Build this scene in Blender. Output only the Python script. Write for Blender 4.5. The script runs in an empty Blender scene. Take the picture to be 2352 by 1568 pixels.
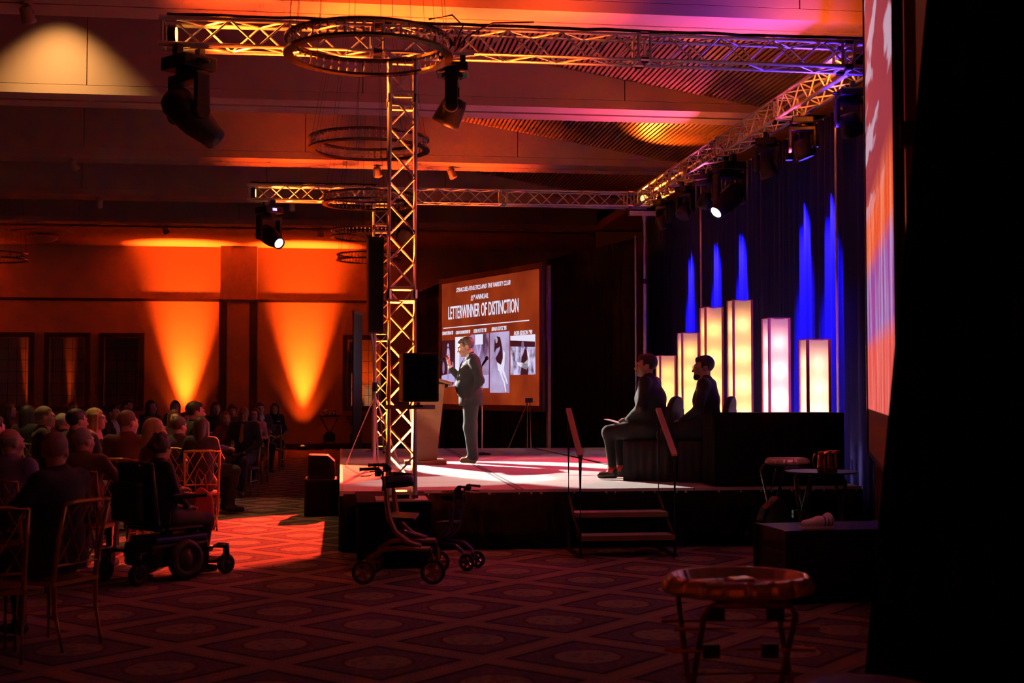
import bpy, math, random
import numpy as np
from mathutils import Vector, Matrix

random.seed(7)
scene = bpy.context.scene
col = scene.collection
R = math.radians

# ------------------------------------------------------------------ camera
# room axes: X across (stage side to the right), Y away from the camera, Z up; eye height 1.62 m
cam_d = bpy.data.cameras.new('camera')
cam_d.sensor_width = 36.0
cam_d.lens = 3000.0 / 2352.0 * 36.0
cam_d.clip_end = 200
cam_d.dof.use_dof = True
cam_d.dof.focus_distance = 18.4
cam_d.dof.aperture_fstop = 2.8
cam = bpy.data.objects.new('camera', cam_d)
col.objects.link(cam)
cam.location = (0, 0, 1.62)
cam.rotation_euler = (R(90 + 2.157), 0, R(-7.463))
scene.camera = cam

# ------------------------------------------------------------------ world, exposure
w = bpy.data.worlds.new('world')
scene.world = w
w.use_nodes = True
w.node_tree.nodes['Background'].inputs[0].default_value = (0.9, 0.35, 0.22, 1)
w.node_tree.nodes['Background'].inputs[1].default_value = 0.0018
scene.view_settings.view_transform = 'Standard'
scene.view_settings.look = 'None'
scene.view_settings.exposure = 0.0
scene.view_settings.gamma = 1.0
scene.view_settings.use_curve_mapping = False
scene.cycles.use_denoising = True
scene.cycles.max_bounces = 4
scene.cycles.diffuse_bounces = 2
scene.cycles.glossy_bounces = 2
scene.cycles.transmission_bounces = 4
scene.cycles.use_adaptive_sampling = True
scene.cycles.adaptive_threshold = 0.17
scene.cycles.adaptive_min_samples = 14
scene.cycles.sample_clamp_indirect = 3.0

ORANGE = (1.0, 0.10, 0.008)
AMBER = (1.0, 0.15, 0.012)
RED = (1.0, 0.05, 0.02)
BLUE = (0.03, 0.015, 1.0)
WHITE = (1.0, 0.93, 0.82)
PINK = (1.0, 0.10, 0.35)


def lamp(name, kind, loc, power, color, target=None, size=0.05, angle=45, blend=0.3):
    d = bpy.data.lights.new(name, kind)
    d.energy = power
    d.color = color
    if kind in ('POINT', 'SPOT'):
        d.shadow_soft_size = size
    if kind == 'SPOT':
        d.spot_size = R(angle)
        d.spot_blend = blend
    o = bpy.data.objects.new(name, d)
    col.objects.link(o)
    o.location = loc
    if target is not None:
        o.rotation_euler = (Vector(target) - Vector(loc)).to_track_quat('-Z', 'Y').to_euler()
    o['kind'] = 'helper'
    return o


# stage and room lamps (set at fixtures modelled further down; the fill lamps are added)
# uplights washing the back wall; those on the unseen left wall are added fill
WALL_UP = ((-4.22, 36.26), (-1.03, 36.26), (-11.2, 36.26))
for ux, uy in WALL_UP:
    lamp('wall_uplight_lamp', 'SPOT', (ux, uy, 0.12), 900, (1.0, 0.075, 0.005), (ux, 36.36, 4.0), 0.05, 62, 1.0)
    lamp('wall_uplight_beam_lamp', 'SPOT', (ux, uy, 0.12), 60000, (1.0, 0.075, 0.005), (ux, 36.20, 8.5), 0.05, 36, 1.0)
SIDE_FILL = (2.5, 12.0, 24.0)
for uy in SIDE_FILL:
    lamp('wall_uplight_lamp', 'SPOT', (-13.5, uy, 0.12), 1700, ORANGE, (-13.9, uy, 5.0), 0.05, 46, 0.5)
# uplights at the foot of the two truss towers
lamp('tower_foot_lamp', 'SPOT', (0.57, 12.30, 0.72), 20000, ORANGE, (0.62, 13.0, 5.5), 0.06, 56, 0.8)
lamp('tower_foot_lamp', 'SPOT', (0.66, 22.08, 0.72), 7000, ORANGE, (0.70, 22.6, 5.5), 0.06, 66, 0.8)
# lamps lying in the truss ends, shining along the beams
lamp('truss_end_lamp', 'SPOT', (-1.50, 12.30, 4.92), 1000, AMBER, (1.0, 12.30, 4.95), 0.05, 60, 0.9)
lamp('truss_end_lamp', 'SPOT', (-1.40, 22.09, 4.92), 1000, AMBER, (1.0, 22.09, 4.95), 0.05, 60, 0.9)
lamp('truss_corner_lamp', 'SPOT', (5.16, 21.85, 4.92), 1200, AMBER, (5.0, 18.0, 5.15), 0.05, 50, 0.9)
lamp('truss_corner_lamp', 'SPOT', (5.16, 12.55, 4.92), 350, AMBER, (5.0, 16.0, 5.15), 0.05, 50, 0.9)
lamp('truss_corner_lamp', 'SPOT', (5.0, 12.75, 5.06), 90, AMBER, (5.0, 13.6, 5.57), 0.05, 140, 0.9)
# profile lamps in the moving heads: speech light from both left truss ends
lamp('key_lamp', 'SPOT', (-1.0, 21.78, 4.03), 9000, WHITE, (2.35, 16.9, 0.9), 0.06, 27, 0.15)
lamp('key_lamp', 'SPOT', (-1.15, 12.425, 3.95), 700, WHITE, (1.75, 18.3, 1.6), 0.06, 13, 0.3)
# red wash from the head on the rear beam onto the floor beside the stage
lamp('red_wash_lamp', 'SPOT', (1.05, 21.91, 4.17), 24000, RED, (-0.80, 15.4, 0.0), 0.06, 20, 0.12)
# white profile under the side truss
lamp('side_profile_lamp', 'SPOT', (4.98, 16.72, 4.0), 1500, WHITE, (1.5, 14.8, 0.6), 0.06, 18, 0.2)
# pinkish red stage wash from a head under the side truss, red pool from the head on the front beam
lamp('stage_wash_lamp', 'SPOT', (5.08, 19.1, 4.15), 1100, (1.0, 0.06, 0.12), (2.4, 17.2, 0.6), 0.10, 80, 0.6)
lamp('red_pool_lamp', 'SPOT', (0.98, 12.27, 4.13), 300, (1.0, 0.08, 0.05), (-0.1, 13.6, 0.5), 0.08, 75, 0.6)
# house spot on the upper wall of the coffer
lamp('house_spot_lamp', 'SPOT', (-3.72, 17.18, 7.25), 650, (1.0, 0.62, 0.20), (-3.72, 17.24, 0.0), 0.04, 86, 0.9)
# amber beam on the slatted ceiling
lamp('slat_beam_lamp', 'SPOT', (5.05, 21.6, 5.15), 420, (1.0, 0.16, 0.012), (5.2, 20.6, 5.75), 0.03, 75, 0.9)
# blue washes under the side truss onto the black backdrop
BLUE_Y = (14.85, 15.75, 18.35, 19.65, 21.15)
for by in BLUE_Y:
    lamp('blue_wash_lamp', 'SPOT', (5.58, by, 4.46), 23000, BLUE, (5.76, by, 3.1), 0.03, 25, 1.0)
lamp('blue_up_lamp', 'SPOT', (4.95, 12.75, 4.15), 330, (0.10, 0.03, 1.0), (4.2, 12.6, 6.0), 0.08, 100, 0.9)
lamp('pink_fill_lamp', 'SPOT', (5.0, 18.1, 4.25), 420, PINK, (3.6, 17.8, 6.5), 0.1, 110, 1.0)  # added pink fill for the ceiling; the wash head here is unlit
lamp('pink_fill_lamp', 'SPOT', (5.0, 14.15, 4.25), 380, PINK, (3.4, 14.4, 6.5), 0.1, 110, 1.0)  # second added pink ceiling fill, at a head modelled as blue
lamp('violet_wash_lamp', 'SPOT', (5.10, 12.85, 4.15), 260, (0.55, 0.08, 1.0), (5.27, 15.2, 1.6), 0.08, 36, 0.8)
FRONT_FILL = (-4.0, 1.5)  # unseen uplights behind the camera, added to fill the camera-facing sides
for ux in FRONT_FILL:
    lamp('wall_uplight_lamp', 'SPOT', (ux, -4.5, 0.12), 4500, ORANGE, (ux, -4.9, 5.0), 0.05, 50, 0.5)

# ------------------------------------------------------------------ helpers
def mat(name, color, rough=0.6, metal=0.0, emit=None, estr=0.0, spec=0.5, bump=None, noise=None, sheen=0.0):
    m = bpy.data.materials.new(name)
    m.use_nodes = True
    nt = m.node_tree
    b = nt.nodes['Principled BSDF']
    b.inputs['Base Color'].default_value = (*color, 1)
    b.inputs['Roughness'].default_value = rough
    b.inputs['Metallic'].default_value = metal
    b.inputs['Specular IOR Level'].default_value = spec
    if sheen:
        b.inputs['Sheen Weight'].default_value = sheen
    if emit:
        b.inputs['Emission Color'].default_value = (*emit, 1)
        b.inputs['Emission Strength'].default_value = estr
    if bump or noise:
        tc = nt.nodes.new('ShaderNodeTexCoord')
        nz = nt.nodes.new('ShaderNodeTexNoise')
        sc = (bump or noise)[0]
        nz.inputs['Scale'].default_value = sc
        nz.inputs['Detail'].default_value = 4
        nt.links.new(tc.outputs['Object'], nz.inputs['Vector'])
        if bump:
            bp = nt.nodes.new('ShaderNodeBump')
            bp.inputs['Strength'].default_value = bump[1]
            bp.inputs['Distance'].default_value = 0.01
            nt.links.new(nz.outputs[0], bp.inputs['Height'])
            nt.links.new(bp.outputs[0], b.inputs['Normal'])
        if noise:
            mx = nt.nodes.new('ShaderNodeMix')
            mx.data_type = 'RGBA'
            k = noise[1]
            mx.inputs[6].default_value = (*[c * (1 - k) for c in color], 1)
            mx.inputs[7].default_value = (*[min(1, c * (1 + k)) for c in color], 1)
            nt.links.new(nz.outputs[0], mx.inputs[0])
            nt.links.new(mx.outputs[2], b.inputs['Base Color'])
    return m


class NT:
    """tiny expression helper for shader node math"""
    def __init__(s, m):
        s.nt = m.node_tree

    def v(s, op, a, b=None, c=None):
        n = s.nt.nodes.new('ShaderNodeMath')
        n.operation = op
        for i, x in enumerate((a, b, c)):
            if x is None:
                continue
            if isinstance(x, (int, float)):
                n.inputs[i].default_value = x
            else:
                s.nt.links.new(x, n.inputs[i])
        return n.outputs[0]

    def mix(s, f, a, b):
        n = s.nt.nodes.new('ShaderNodeMix')
        n.data_type = 'RGBA'
        for i, x in ((0, f), (6, a), (7, b)):
            if isinstance(x, (int, float)):
                n.inputs[i].default_value = x
            elif isinstance(x, tuple):
                n.inputs[i].default_value = (*x, 1)
            else:
                s.nt.links.new(x, n.inputs[i])
        return n.outputs[2]


def tag(o, label=None, cat=None, group=None, kind=None):
    if label:
        o['label'] = label
    if cat:
        o['category'] = cat
    if group:
        o['group'] = group
    if kind:
        o['kind'] = kind
    return o


def empty(name, loc=(0, 0, 0), rz=0.0, label=None, cat=None, group=None, kind=None):
    o = bpy.data.objects.new(name, None)
    o.empty_display_size = 0.2
    col.objects.link(o)
    o.location = loc
    o.rotation_euler = (0, 0, rz)
    return tag(o, label, cat, group, kind)


def frame(d):
    d = Vector(d).normalized()
    h = Vector((0, 0, 1)) if abs(d.z) < 0.95 else Vector((1, 0, 0))
    x = d.cross(h).normalized()
    return x, d.cross(x).normalized() * -1, d


class MB:
    def __init__(s):
        s.v = []
        s.f = []
        s.mi = []

    def add(s, vs, fs, mi=0):
        n = len(s.v)
        s.v += [tuple(p) for p in vs]
        for f in fs:
            s.f.append(tuple(i + n for i in f))
            s.mi.append(mi)
        return s

    def box(s, c, d, rot=None, mi=0):
        x, y, z = d[0] / 2, d[1] / 2, d[2] / 2
        vs = [Vector(p) for p in ((-x, -y, -z), (x, -y, -z), (x, y, -z), (-x, y, -z), (-x, -y, z), (x, -y, z), (x, y, z), (-x, y, z))]
        if rot is not None:
            vs = [rot @ p for p in vs]
        c = Vector(c)
        return s.add([p + c for p in vs], [(0, 3, 2, 1), (4, 5, 6, 7), (0, 1, 5, 4), (1, 2, 6, 5), (2, 3, 7, 6), (3, 0, 4, 7)], mi)

    def bbox(s, lo, hi, mi=0):
        return s.box([(a + b) / 2 for a, b in zip(lo, hi)], [b - a for a, b in zip(lo, hi)], None, mi)

    def cyl(s, a, b, ra, rb=None, n=12, mi=0):
        rb = ra if rb is None else rb
        a, b = Vector(a), Vector(b)
        x, y, _ = frame(b - a)
        vs = []
        for p, r in ((a, ra), (b, rb)):
            for i in range(n):
                t = 2 * math.pi * i / n
                vs.append(p + x * (r * math.cos(t)) + y * (r * math.sin(t)))
        fs = [(i, (i + 1) % n, n + (i + 1) % n, n + i) for i in range(n)]
        fs += [tuple(range(n - 1, -1, -1)), tuple(range(n, 2 * n))]
        return s.add(vs, fs, mi)

    def tube(s, pts, r, n=8, mi=0):
        pts = [Vector(p) for p in pts]
        rs = r if isinstance(r, (list, tuple)) else [r] * len(pts)
        vs = []
        px = None
        for k, p in enumerate(pts):
            d = (pts[min(k + 1, len(pts) - 1)] - pts[max(k - 1, 0)])
            x, y, dd = frame(d)
            if px is not None:
                x = (px - dd * px.dot(dd))
                x = x.normalized() if x.length > 1e-5 else frame(d)[0]
                y = dd.cross(x)
            px = x
            for i in range(n):
                t = 2 * math.pi * i / n
                vs.append(p + x * (rs[k] * math.cos(t)) + y * (rs[k] * math.sin(t)))
        fs = []
        for k in range(len(pts) - 1):
            for i in range(n):
                j = (i + 1) % n
                fs.append((k * n + i, k * n + j, (k + 1) * n + j, (k + 1) * n + i))
        m = (len(pts) - 1) * n
        fs += [tuple(range(n - 1, -1, -1)), tuple(range(m, m + n))]
        return s.add(vs, fs, mi)

    def lathe(s, prof, n=24, c=(0, 0, 0), mi=0, rot=None):
        c = Vector(c)
        vs = []
        for r, z in prof:
            for i in range(n):
                t = 2 * math.pi * i / n
                p = Vector((r * math.cos(t), r * math.sin(t), z))
                vs.append((rot @ p if rot is not None else p) + c)
        fs = []
        for k in range(len(prof) - 1):
            for i in range(n):
                j = (i + 1) % n
                fs.append((k * n + i, k * n + j, (k + 1) * n + j, (k + 1) * n + i))
        if prof[0][0] > 1e-4:
            fs.append(tuple(range(n - 1, -1, -1)))
        m = (len(prof) - 1) * n
        if prof[-1][0] > 1e-4:
            fs.append(tuple(range(m, m + n)))
        return s.add(vs, fs, mi)

    def ell(s, c, r, n=12, m=8, rot=None, mi=0):
        prof = [(max(1e-5, math.sin(math.pi * k / m)), -math.cos(math.pi * k / m)) for k in range(m + 1)]
        c = Vector(c)
        vs = []
        for pr, pz in prof:
            for i in range(n):
                t = 2 * math.pi * i / n
                p = Vector((pr * math.cos(t) * r[0], pr * math.sin(t) * r[1], pz * r[2]))
                vs.append((rot @ p if rot is not None else p) + c)
        fs = []
        for k in range(m):
            for i in range(n):
                j = (i + 1) % n
                fs.append((k * n + i, k * n + j, (k + 1) * n + j, (k + 1) * n + i))
        return s.add(vs, fs, mi)

    def torus(s, c, Rr, w, h, n=64, square=True, mi=0, rot=None, k=8):
        """ring; square -> flat band of radial width w and height h, else round section radius w"""
        if square:
            prof = [(Rr - w / 2, -h / 2), (Rr + w / 2, -h / 2), (Rr + w / 2, h / 2), (Rr - w / 2, h / 2)]
        else:
            prof = [(Rr + w * math.cos(2 * math.pi * i / k), w * math.sin(2 * math.pi * i / k)) for i in range(k)]
        c = Vector(c)
        q = len(prof)
        vs = []
        for i in range(n):
            t = 2 * math.pi * i / n
            for r, z in prof:
                p = Vector((r * math.cos(t), r * math.sin(t), z))
                vs.append((rot @ p if rot is not None else p) + c)
        fs = []
        for i in range(n):
            j = (i + 1) % n
            for a in range(q):
                b = (a + 1) % q
                fs.append((i * q + a, j * q + a, j * q + b, i * q + b))
        return s.add(vs, fs, mi)

    def prism(s, poly, y0, y1, plane='XZ', mi=0):
        """extrude a 2-D outline along the third axis"""
        n = len(poly)

        def P(a, b, t):
            return {'XZ': (a, t, b), 'YZ': (t, a, b), 'XY': (a, b, t)}[plane]
        vs = [P(a, b, y0) for a, b in poly] + [P(a, b, y1) for a, b in poly]
        fs = [(i, (i + 1) % n, n + (i + 1) % n, n + i) for i in range(n)]
        fs += [tuple(range(n - 1, -1, -1)), tuple(range(n, 2 * n))]
        return s.add(vs, fs, mi)

    def mesh(s, name, mats, smooth=False):
        me = bpy.data.meshes.new(name)
        me.from_pydata(s.v, [], s.f)
        for m in (mats if isinstance(mats, (list, tuple)) else [mats]):
            me.materials.append(m)
        if any(s.mi):
            me.polygons.foreach_set('material_index', s.mi)
        if smooth:
            me.polygons.foreach_set('use_smooth', [True] * len(me.polygons))
        me.update()
        import bmesh
        b = bmesh.new()
        b.from_mesh(me)
        bmesh.ops.recalc_face_normals(b, faces=b.faces)
        b.to_mesh(me)
        b.free()
        return me

    def build(s, name, mats, parent=None, smooth=False, **kw):
        return obj(name, s.mesh(name, mats, smooth), parent, **kw)


def obj(name, me, parent=None, loc=None, rot=None, label=None, cat=None, group=None, kind=None, bevel=0):
    o = bpy.data.objects.new(name, me)
    col.objects.link(o)
    if parent is not None:
        o.parent = parent
    if loc is not None:
        o.location = loc
    if rot is not None:
        o.rotation_euler = rot
    if bevel:
        b = o.modifiers.new('bevel', 'BEVEL')
        b.width = bevel
        b.segments = 2
        b.limit_method = 'ANGLE'
    return tag(o, label, cat, group, kind)


def copy_tree(o, parent=None):
    c = o.copy()
    col.objects.link(c)
    c.parent = parent
    for ch in list(o.children):
        copy_tree(ch, c)
    return c


def drape_sheet(p0, p1, z0, z1, pitch=0.16, amp=0.035, step=0.02, seed=1, left_slant=0.0, rows=10):
    """pleated hanging cloth with thickness between two plan points"""
    rnd = random.Random(seed)
    p0, p1 = Vector((p0[0], p0[1], 0)), Vector((p1[0], p1[1], 0))
    L = (p1 - p0).length
    d = (p1 - p0) / L
    nrm = Vector((-d.y, d.x, 0))
    n = max(8, int(L / step))
    ph = [0.0]
    for i in range(n):
        ph.append(ph[-1] + 2 * math.pi * step / (pitch * rnd.uniform(0.6, 1.5)))
    b = MB()
    zs = [z1 + (z0 - z1) * r / rows for r in range(rows + 1)]
    for side in (0, 1):
        for r, z in enumerate(zs):
            g = 0.6 + 0.5 * r / rows
            for i in range(n + 1):
                t = i / n
                off = amp * g * (math.sin(ph[i]) + 0.35 * math.sin(2.3 * ph[i] + 1)) + (0.012 if side else 0)
                sl = left_slant * (1 - (z - z0) / (z1 - z0)) * (1 - t)
                p = p0 + d * (L * t - sl) + nrm * off
                b.v.append((p.x, p.y, z))
    m = n + 1
    q = m * (rows + 1)
    for r in range(rows):
        for i in range(n):
            a = r * m + i
            b.f.append((a, a + 1, a + m + 1, a + m))
            b.f.append((q + a, q + a + m, q + a + m + 1, q + a + 1))
    for i in range(n):
        b.f.append((i, q + i, q + i + 1, i + 1))
        a = rows * m + i
        b.f.append((a, a + 1, q + a + 1, q + a))
    for r in range(rows):
        for i in (0, n):
            a = r * m + i
            b.f.append((a, a + m, q + a + m, q + a))
    b.mi = [0] * len(b.f)
    return b


# ------------------------------------------------------------------ materials
M = dict(
    wall=mat('wall_paint', (0.42, 0.30, 0.22), 0.75, noise=(3, 0.06)),
    wall_dark=mat('wall_dark', (0.10, 0.06, 0.045), 0.7),
    ceil=mat('ceiling_paint', (0.48, 0.29, 0.22), 0.8),
    slot=mat('slot_black', (0.01, 0.008, 0.008), 0.9),
    slat=mat('slat_wood', (0.30, 0.15, 0.07), 0.42, noise=(9, 0.25)),
    wood_dark=mat('dark_wood', (0.03, 0.014, 0.009), 0.4),
    black=mat('black_plastic', (0.007, 0.0065, 0.007), 0.45, spec=0.25),
    black_metal=mat('black_metal', (0.02, 0.018, 0.02), 0.35, 0.4),
    velvet=mat('black_velvet', (0.006, 0.005, 0.006), 0.97, spec=0.1),
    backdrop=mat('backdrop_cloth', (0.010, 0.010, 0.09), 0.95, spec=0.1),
    alu=mat('truss_aluminium', (0.62, 0.60, 0.58), 0.42, 0.35),
    chrome=mat('chrome', (0.75, 0.72, 0.70), 0.16, 1.0),
    gold=mat('gold_paint', (0.50, 0.27, 0.09), 0.32, 0.65),
    brass=mat('aged_brass', (0.20, 0.13, 0.05), 0.22, 0.9),
    copper=mat('copper', (0.78, 0.33, 0.13), 0.14, 1.0),
    seat=mat('seat_cloth', (0.16, 0.06, 0.04), 0.85),
    deck=mat('deck_carpet', (0.50, 0.46, 0.44), 0.95, noise=(60, 0.12), bump=(90, 0.4)),
    cloth_white=mat('table_linen', (0.55, 0.50, 0.46), 0.85),
    cloth_dark=mat('dark_linen', (0.008, 0.006, 0.007), 0.95, spec=0.1),
    wood=mat('lectern_wood', (0.34, 0.155, 0.05), 0.4, noise=(5, 0.3)),
    rubber=mat('rubber', (0.015, 0.014, 0.014), 0.7),
    bronze=mat('bronze_frame', (0.30, 0.16, 0.08), 0.35, 0.55),
    blue_frame=mat('blue_frame', (0.06, 0.05, 0.22), 0.35, 0.5),
    tape=mat('grey_tape', (0.10, 0.11, 0.14), 0.7),
    glass=mat('drinking_glass', (0.9, 0.9, 0.9), 0.05, 0.0),
    mirror=mat('mirror_glass', (0.70, 0.66, 0.64), 0.03, 1.0),
    paper=mat('paper', (0.75, 0.73, 0.70), 0.8),
    foil=mat('foil_liner', (0.85, 0.66, 0.52), 0.20, 0.45),
    red_bag=mat('red_bag', (0.55, 0.05, 0.05), 0.6),
    white_leather=mat('white_leather', (0.75, 0.73, 0.70), 0.5),
    purple=mat('purple_stripe', (0.10, 0.04, 0.30), 0.5),
    lens_white=mat('lens_white', (0.9, 0.9, 0.9), 0.2, emit=(0.85, 0.93, 1.0), estr=3.0),
    lens_blue=mat('lens_blue', (0.1, 0.1, 0.5), 0.2, emit=(0.06, 0.03, 1.0), estr=2.2),
    lens_amber=mat('lens_amber', (0.5, 0.2, 0.05), 0.2, emit=(1.0, 0.34, 0.04), estr=12.0),
    lens_dim=mat('lens_dim', (0.4, 0.15, 0.04), 0.2, emit=(1.0, 0.2, 0.02), estr=0.6),
    lens_dark=mat('lens_dark', (0.02, 0.02, 0.03), 0.08),
    lens_red=mat('lens_red', (0.4, 0.1, 0.05), 0.2, emit=(1.0, 0.10, 0.03), estr=0.8),
    display=mat('display', (0.1, 0.1, 0.3), 0.3, emit=(0.30, 0.25, 1.0), estr=3.0),
    bulb=mat('crystal_bulb', (0.9, 0.8, 0.65), 0.05, 0.3),
)
_b = M['glass'].node_tree.nodes['Principled BSDF']
_b.inputs['Transmission Weight'].default_value = 0.95

# ------------------------------------------------------------------ the room
def carpet_material():
    m = mat('carpet', (0.2, 0.05, 0.05), 0.95, spec=0.1)
    nt = m.node_tree
    e = NT(m)
    b = nt.nodes['Principled BSDF']
    g = nt.nodes.new('ShaderNodeNewGeometry')
    sp = nt.nodes.new('ShaderNodeSeparateXYZ')
    nt.links.new(g.outputs['Position'], sp.inputs[0])
    X, Y = sp.outputs[0], sp.outputs[1]
    P = 1.27
    x0 = e.v('ADD', X, 1.04)
    y0 = e.v('ADD', Y, -7.91)
    a = e.v('DIVIDE', e.v('ADD', x0, y0), P)
    c = e.v('DIVIDE', e.v('SUBTRACT', x0, y0), P)

    def cell(t):
        return e.v('ABSOLUTE', e.v('SUBTRACT', e.v('FRACT', e.v('ADD', t, 200.5)), 0.5))
    da, db = cell(a), cell(c)
    edge = e.v('SUBTRACT', 0.5, e.v('MAXIMUM', da, db))
    band = e.v('LESS_THAN', edge, 0.095)
    line = e.v('MULTIPLY', e.v('GREATER_THAN', edge, 0.095), e.v('LESS_THAN', edge, 0.14))
    rad = e.v('MULTIPLY', e.v('SQRT', e.v('MULTIPLY', e.v('ADD', e.v('MULTIPLY', da, da), e.v('MULTIPLY', db, db)), 0.5)), P)
    disc = e.v('LESS_THAN', rad, 0.2)
    ring = e.v('MULTIPLY', e.v('GREATER_THAN', rad, 0.19), e.v('LESS_THAN', rad, 0.225))
    nz = nt.nodes.new('ShaderNodeTexNoise')
    nz.inputs['Scale'].default_value = 26
    nz.inputs['Detail'].default_value = 3
    nt.links.new(g.outputs['Position'], nz.inputs['Vector'])
    vo = nt.nodes.new('ShaderNodeTexVoronoi')
    vo.inputs['Scale'].default_value = 17
    nt.links.new(g.outputs['Position'], vo.inputs['Vector'])
    scroll = e.v('MULTIPLY', e.v('GREATER_THAN', nz.outputs[0], 0.56), 0.7)
    petal = e.v('MULTIPLY', e.v('LESS_THAN', vo.outputs[0], 0.38), 0.9)
    # little dots along the bands
    d1 = e.v('FRACT', e.v('MULTIPLY', a, 24.0))
    d2 = e.v('FRACT', e.v('MULTIPLY', c, 24.0))
    dots = e.v('MULTIPLY', e.v('LESS_THAN', d1, 0.5), e.v('LESS_THAN', d2, 0.5))
    mid = e.v('MULTIPLY', e.v('GREATER_THAN', edge, 0.03), e.v('LESS_THAN', edge, 0.085))
    base = e.mix(scroll, (0.085, 0.065, 0.095), (0.15, 0.12, 0.13))
    base = e.mix(ring, base, (0.08, 0.03, 0.04))
    base = e.mix(disc, base, e.mix(petal, (0.20, 0.19, 0.14), (0.13, 0.10, 0.09)))
    base = e.mix(line, base, (0.035, 0.025, 0.04))
    bandc = e.mix(e.v('MULTIPLY', dots, mid), (0.21, 0.16, 0.13), (0.12, 0.08, 0.08))
    base = e.mix(band, base, bandc)
    nt.links.new(base, b.inputs['Base Color'])
    n2 = nt.nodes.new('ShaderNodeTexNoise')
    n2.inputs['Scale'].default_value = 160
    nt.links.new(g.outputs['Position'], n2.inputs['Vector'])
    bp = nt.nodes.new('ShaderNodeBump')
    bp.inputs['Strength'].default_value = 0.35
    bp.inputs['Distance'].default_value = 0.01
    nt.links.new(n2.outputs[0], bp.inputs['Height'])
    nt.links.new(bp.outputs[0], b.inputs['Normal'])
    return m


XL, XR, YF, YB, HC = -14.0, 9.6, -5.0, 36.6, 5.57
MB().bbox((XL, YF, -0.2), (XR, YB, 0.0)).build('floor', carpet_material(), kind='structure')
MB().bbox((XL, YB, 0), (XR, YB + 0.3, HC + 3)).build('wall_back', M['wall'], kind='structure')
MB().bbox((XL - 0.3, YF, 0), (XL, YB, HC + 3)).build('wall_left', M['wall'], kind='structure')
MB().bbox((XR, YF, 0), (XR + 0.3, YB, HC + 3)).build('wall_right', M['wall'], kind='structure')
MB().bbox((XL, YF - 0.3, 0), (XR, YF, HC + 3)).build('wall_front', M['wall'], kind='structure')
MB().bbox((6.30, 31.75, 0), (9.5, 31.95, HC)).build('wall_partition', M['wall'], kind='structure')
# picture rail, baseboard and pilasters on the back wall
rail = MB().bbox((XL, YB - 0.012, 4.06), (XR, YB, 4.13)).bbox((XL, YB - 0.016, 4.11), (XR, YB, 4.135))
rail.build('trim_1', M['wood_dark'], kind='structure')
MB().bbox((XL, YB - 0.03, 0), (XR, YB, 0.16)).build('baseboard_back', M['wood_dark'], kind='structure')


def pilaster(x0, x1):
    t = empty('trim_pilaster', ((x0 + x1) / 2, YB, 0), kind='structure')
    w2 = (x1 - x0) / 2
    MB().bbox((-w2, -0.34, 4.08), (w2, -0.001, HC - 0.01)).build('upper_shaft', M['wall'], t)
    MB().bbox((-w2 + 0.17, -0.36, 0.16), (w2 - 0.17, -0.001, 4.04)).build('lower_panel', M['wall'], t)
    for sx in (-1, 1):
        MB().bbox((min(sx * (w2 + 0.02), sx * (w2 - 0.19)), -0.38, 0), (max(sx * (w2 + 0.02), sx * (w2 - 0.19)), -0.002, 4.06)).build('edge_board', M['wood_dark'], t)
    MB().bbox((-w2 - 0.03, -0.4, 4.04), (w2 + 0.03, -0.003, 4.10)).build('cap_moulding', M['wood_dark'], t)
    return t


pilaster(-3.27, -2.29)
pilaster(5.4, 6.4)

# ceiling: cross beams with a slot in the soffit, coffers between them, sloping slatted panels on the stage side
ceiling = MB().bbox((XL, YF, 8.4), (XR, YB, 8.6)).build('ceiling', M['ceil'], kind='structure')
MB().bbox((XL, 32.05, HC), (XR, YB, HC + 0.25)).build('flat_soffit', M['ceil'], ceiling)
MB().bbox((6.25, YF, HC), (XR, 32.0, HC + 0.2)).build('side_soffit', M['ceil'], ceiling)
BEAMS = (-0.0, 4.58, 9.15, 13.72, 18.30, 22.88, 27.45, 31.9)
for i, by in enumerate(BEAMS):
    gap = 0.10 if i in (4,) else 0.03
    bm = empty('beam', (0, by, 0), kind='structure')
    bm.parent = ceiling
    for s in (-1, 1):
        y0, y1 = (gap / 2, 0.43) if s > 0 else (-0.43, -gap / 2)
        MB().bbox((XL, y0, HC), (XR, y1, HC + 0.12)).build('soffit_board', M['ceil'], bm)
    MB().bbox((XL, -0.40, HC + 0.12), (XR, 0.40, 8.4)).build('core', M['slot'], bm)
    if by > 12:
        x = -7.1 - 0.9 * i
        while x < 6.2:
            x1 = min(x + 3.66, 6.24)
            if x1 - x > 0.3:
                MB().bbox((x + 0.006, -0.43, HC + 0.125), (x1 - 0.006, -0.40, 8.39)).build('face_panel', M['ceil'], bm)
            x += 3.66


def slat_z(x):
    return HC + 0.05 + 0.165 * (6.2 - x)


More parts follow.
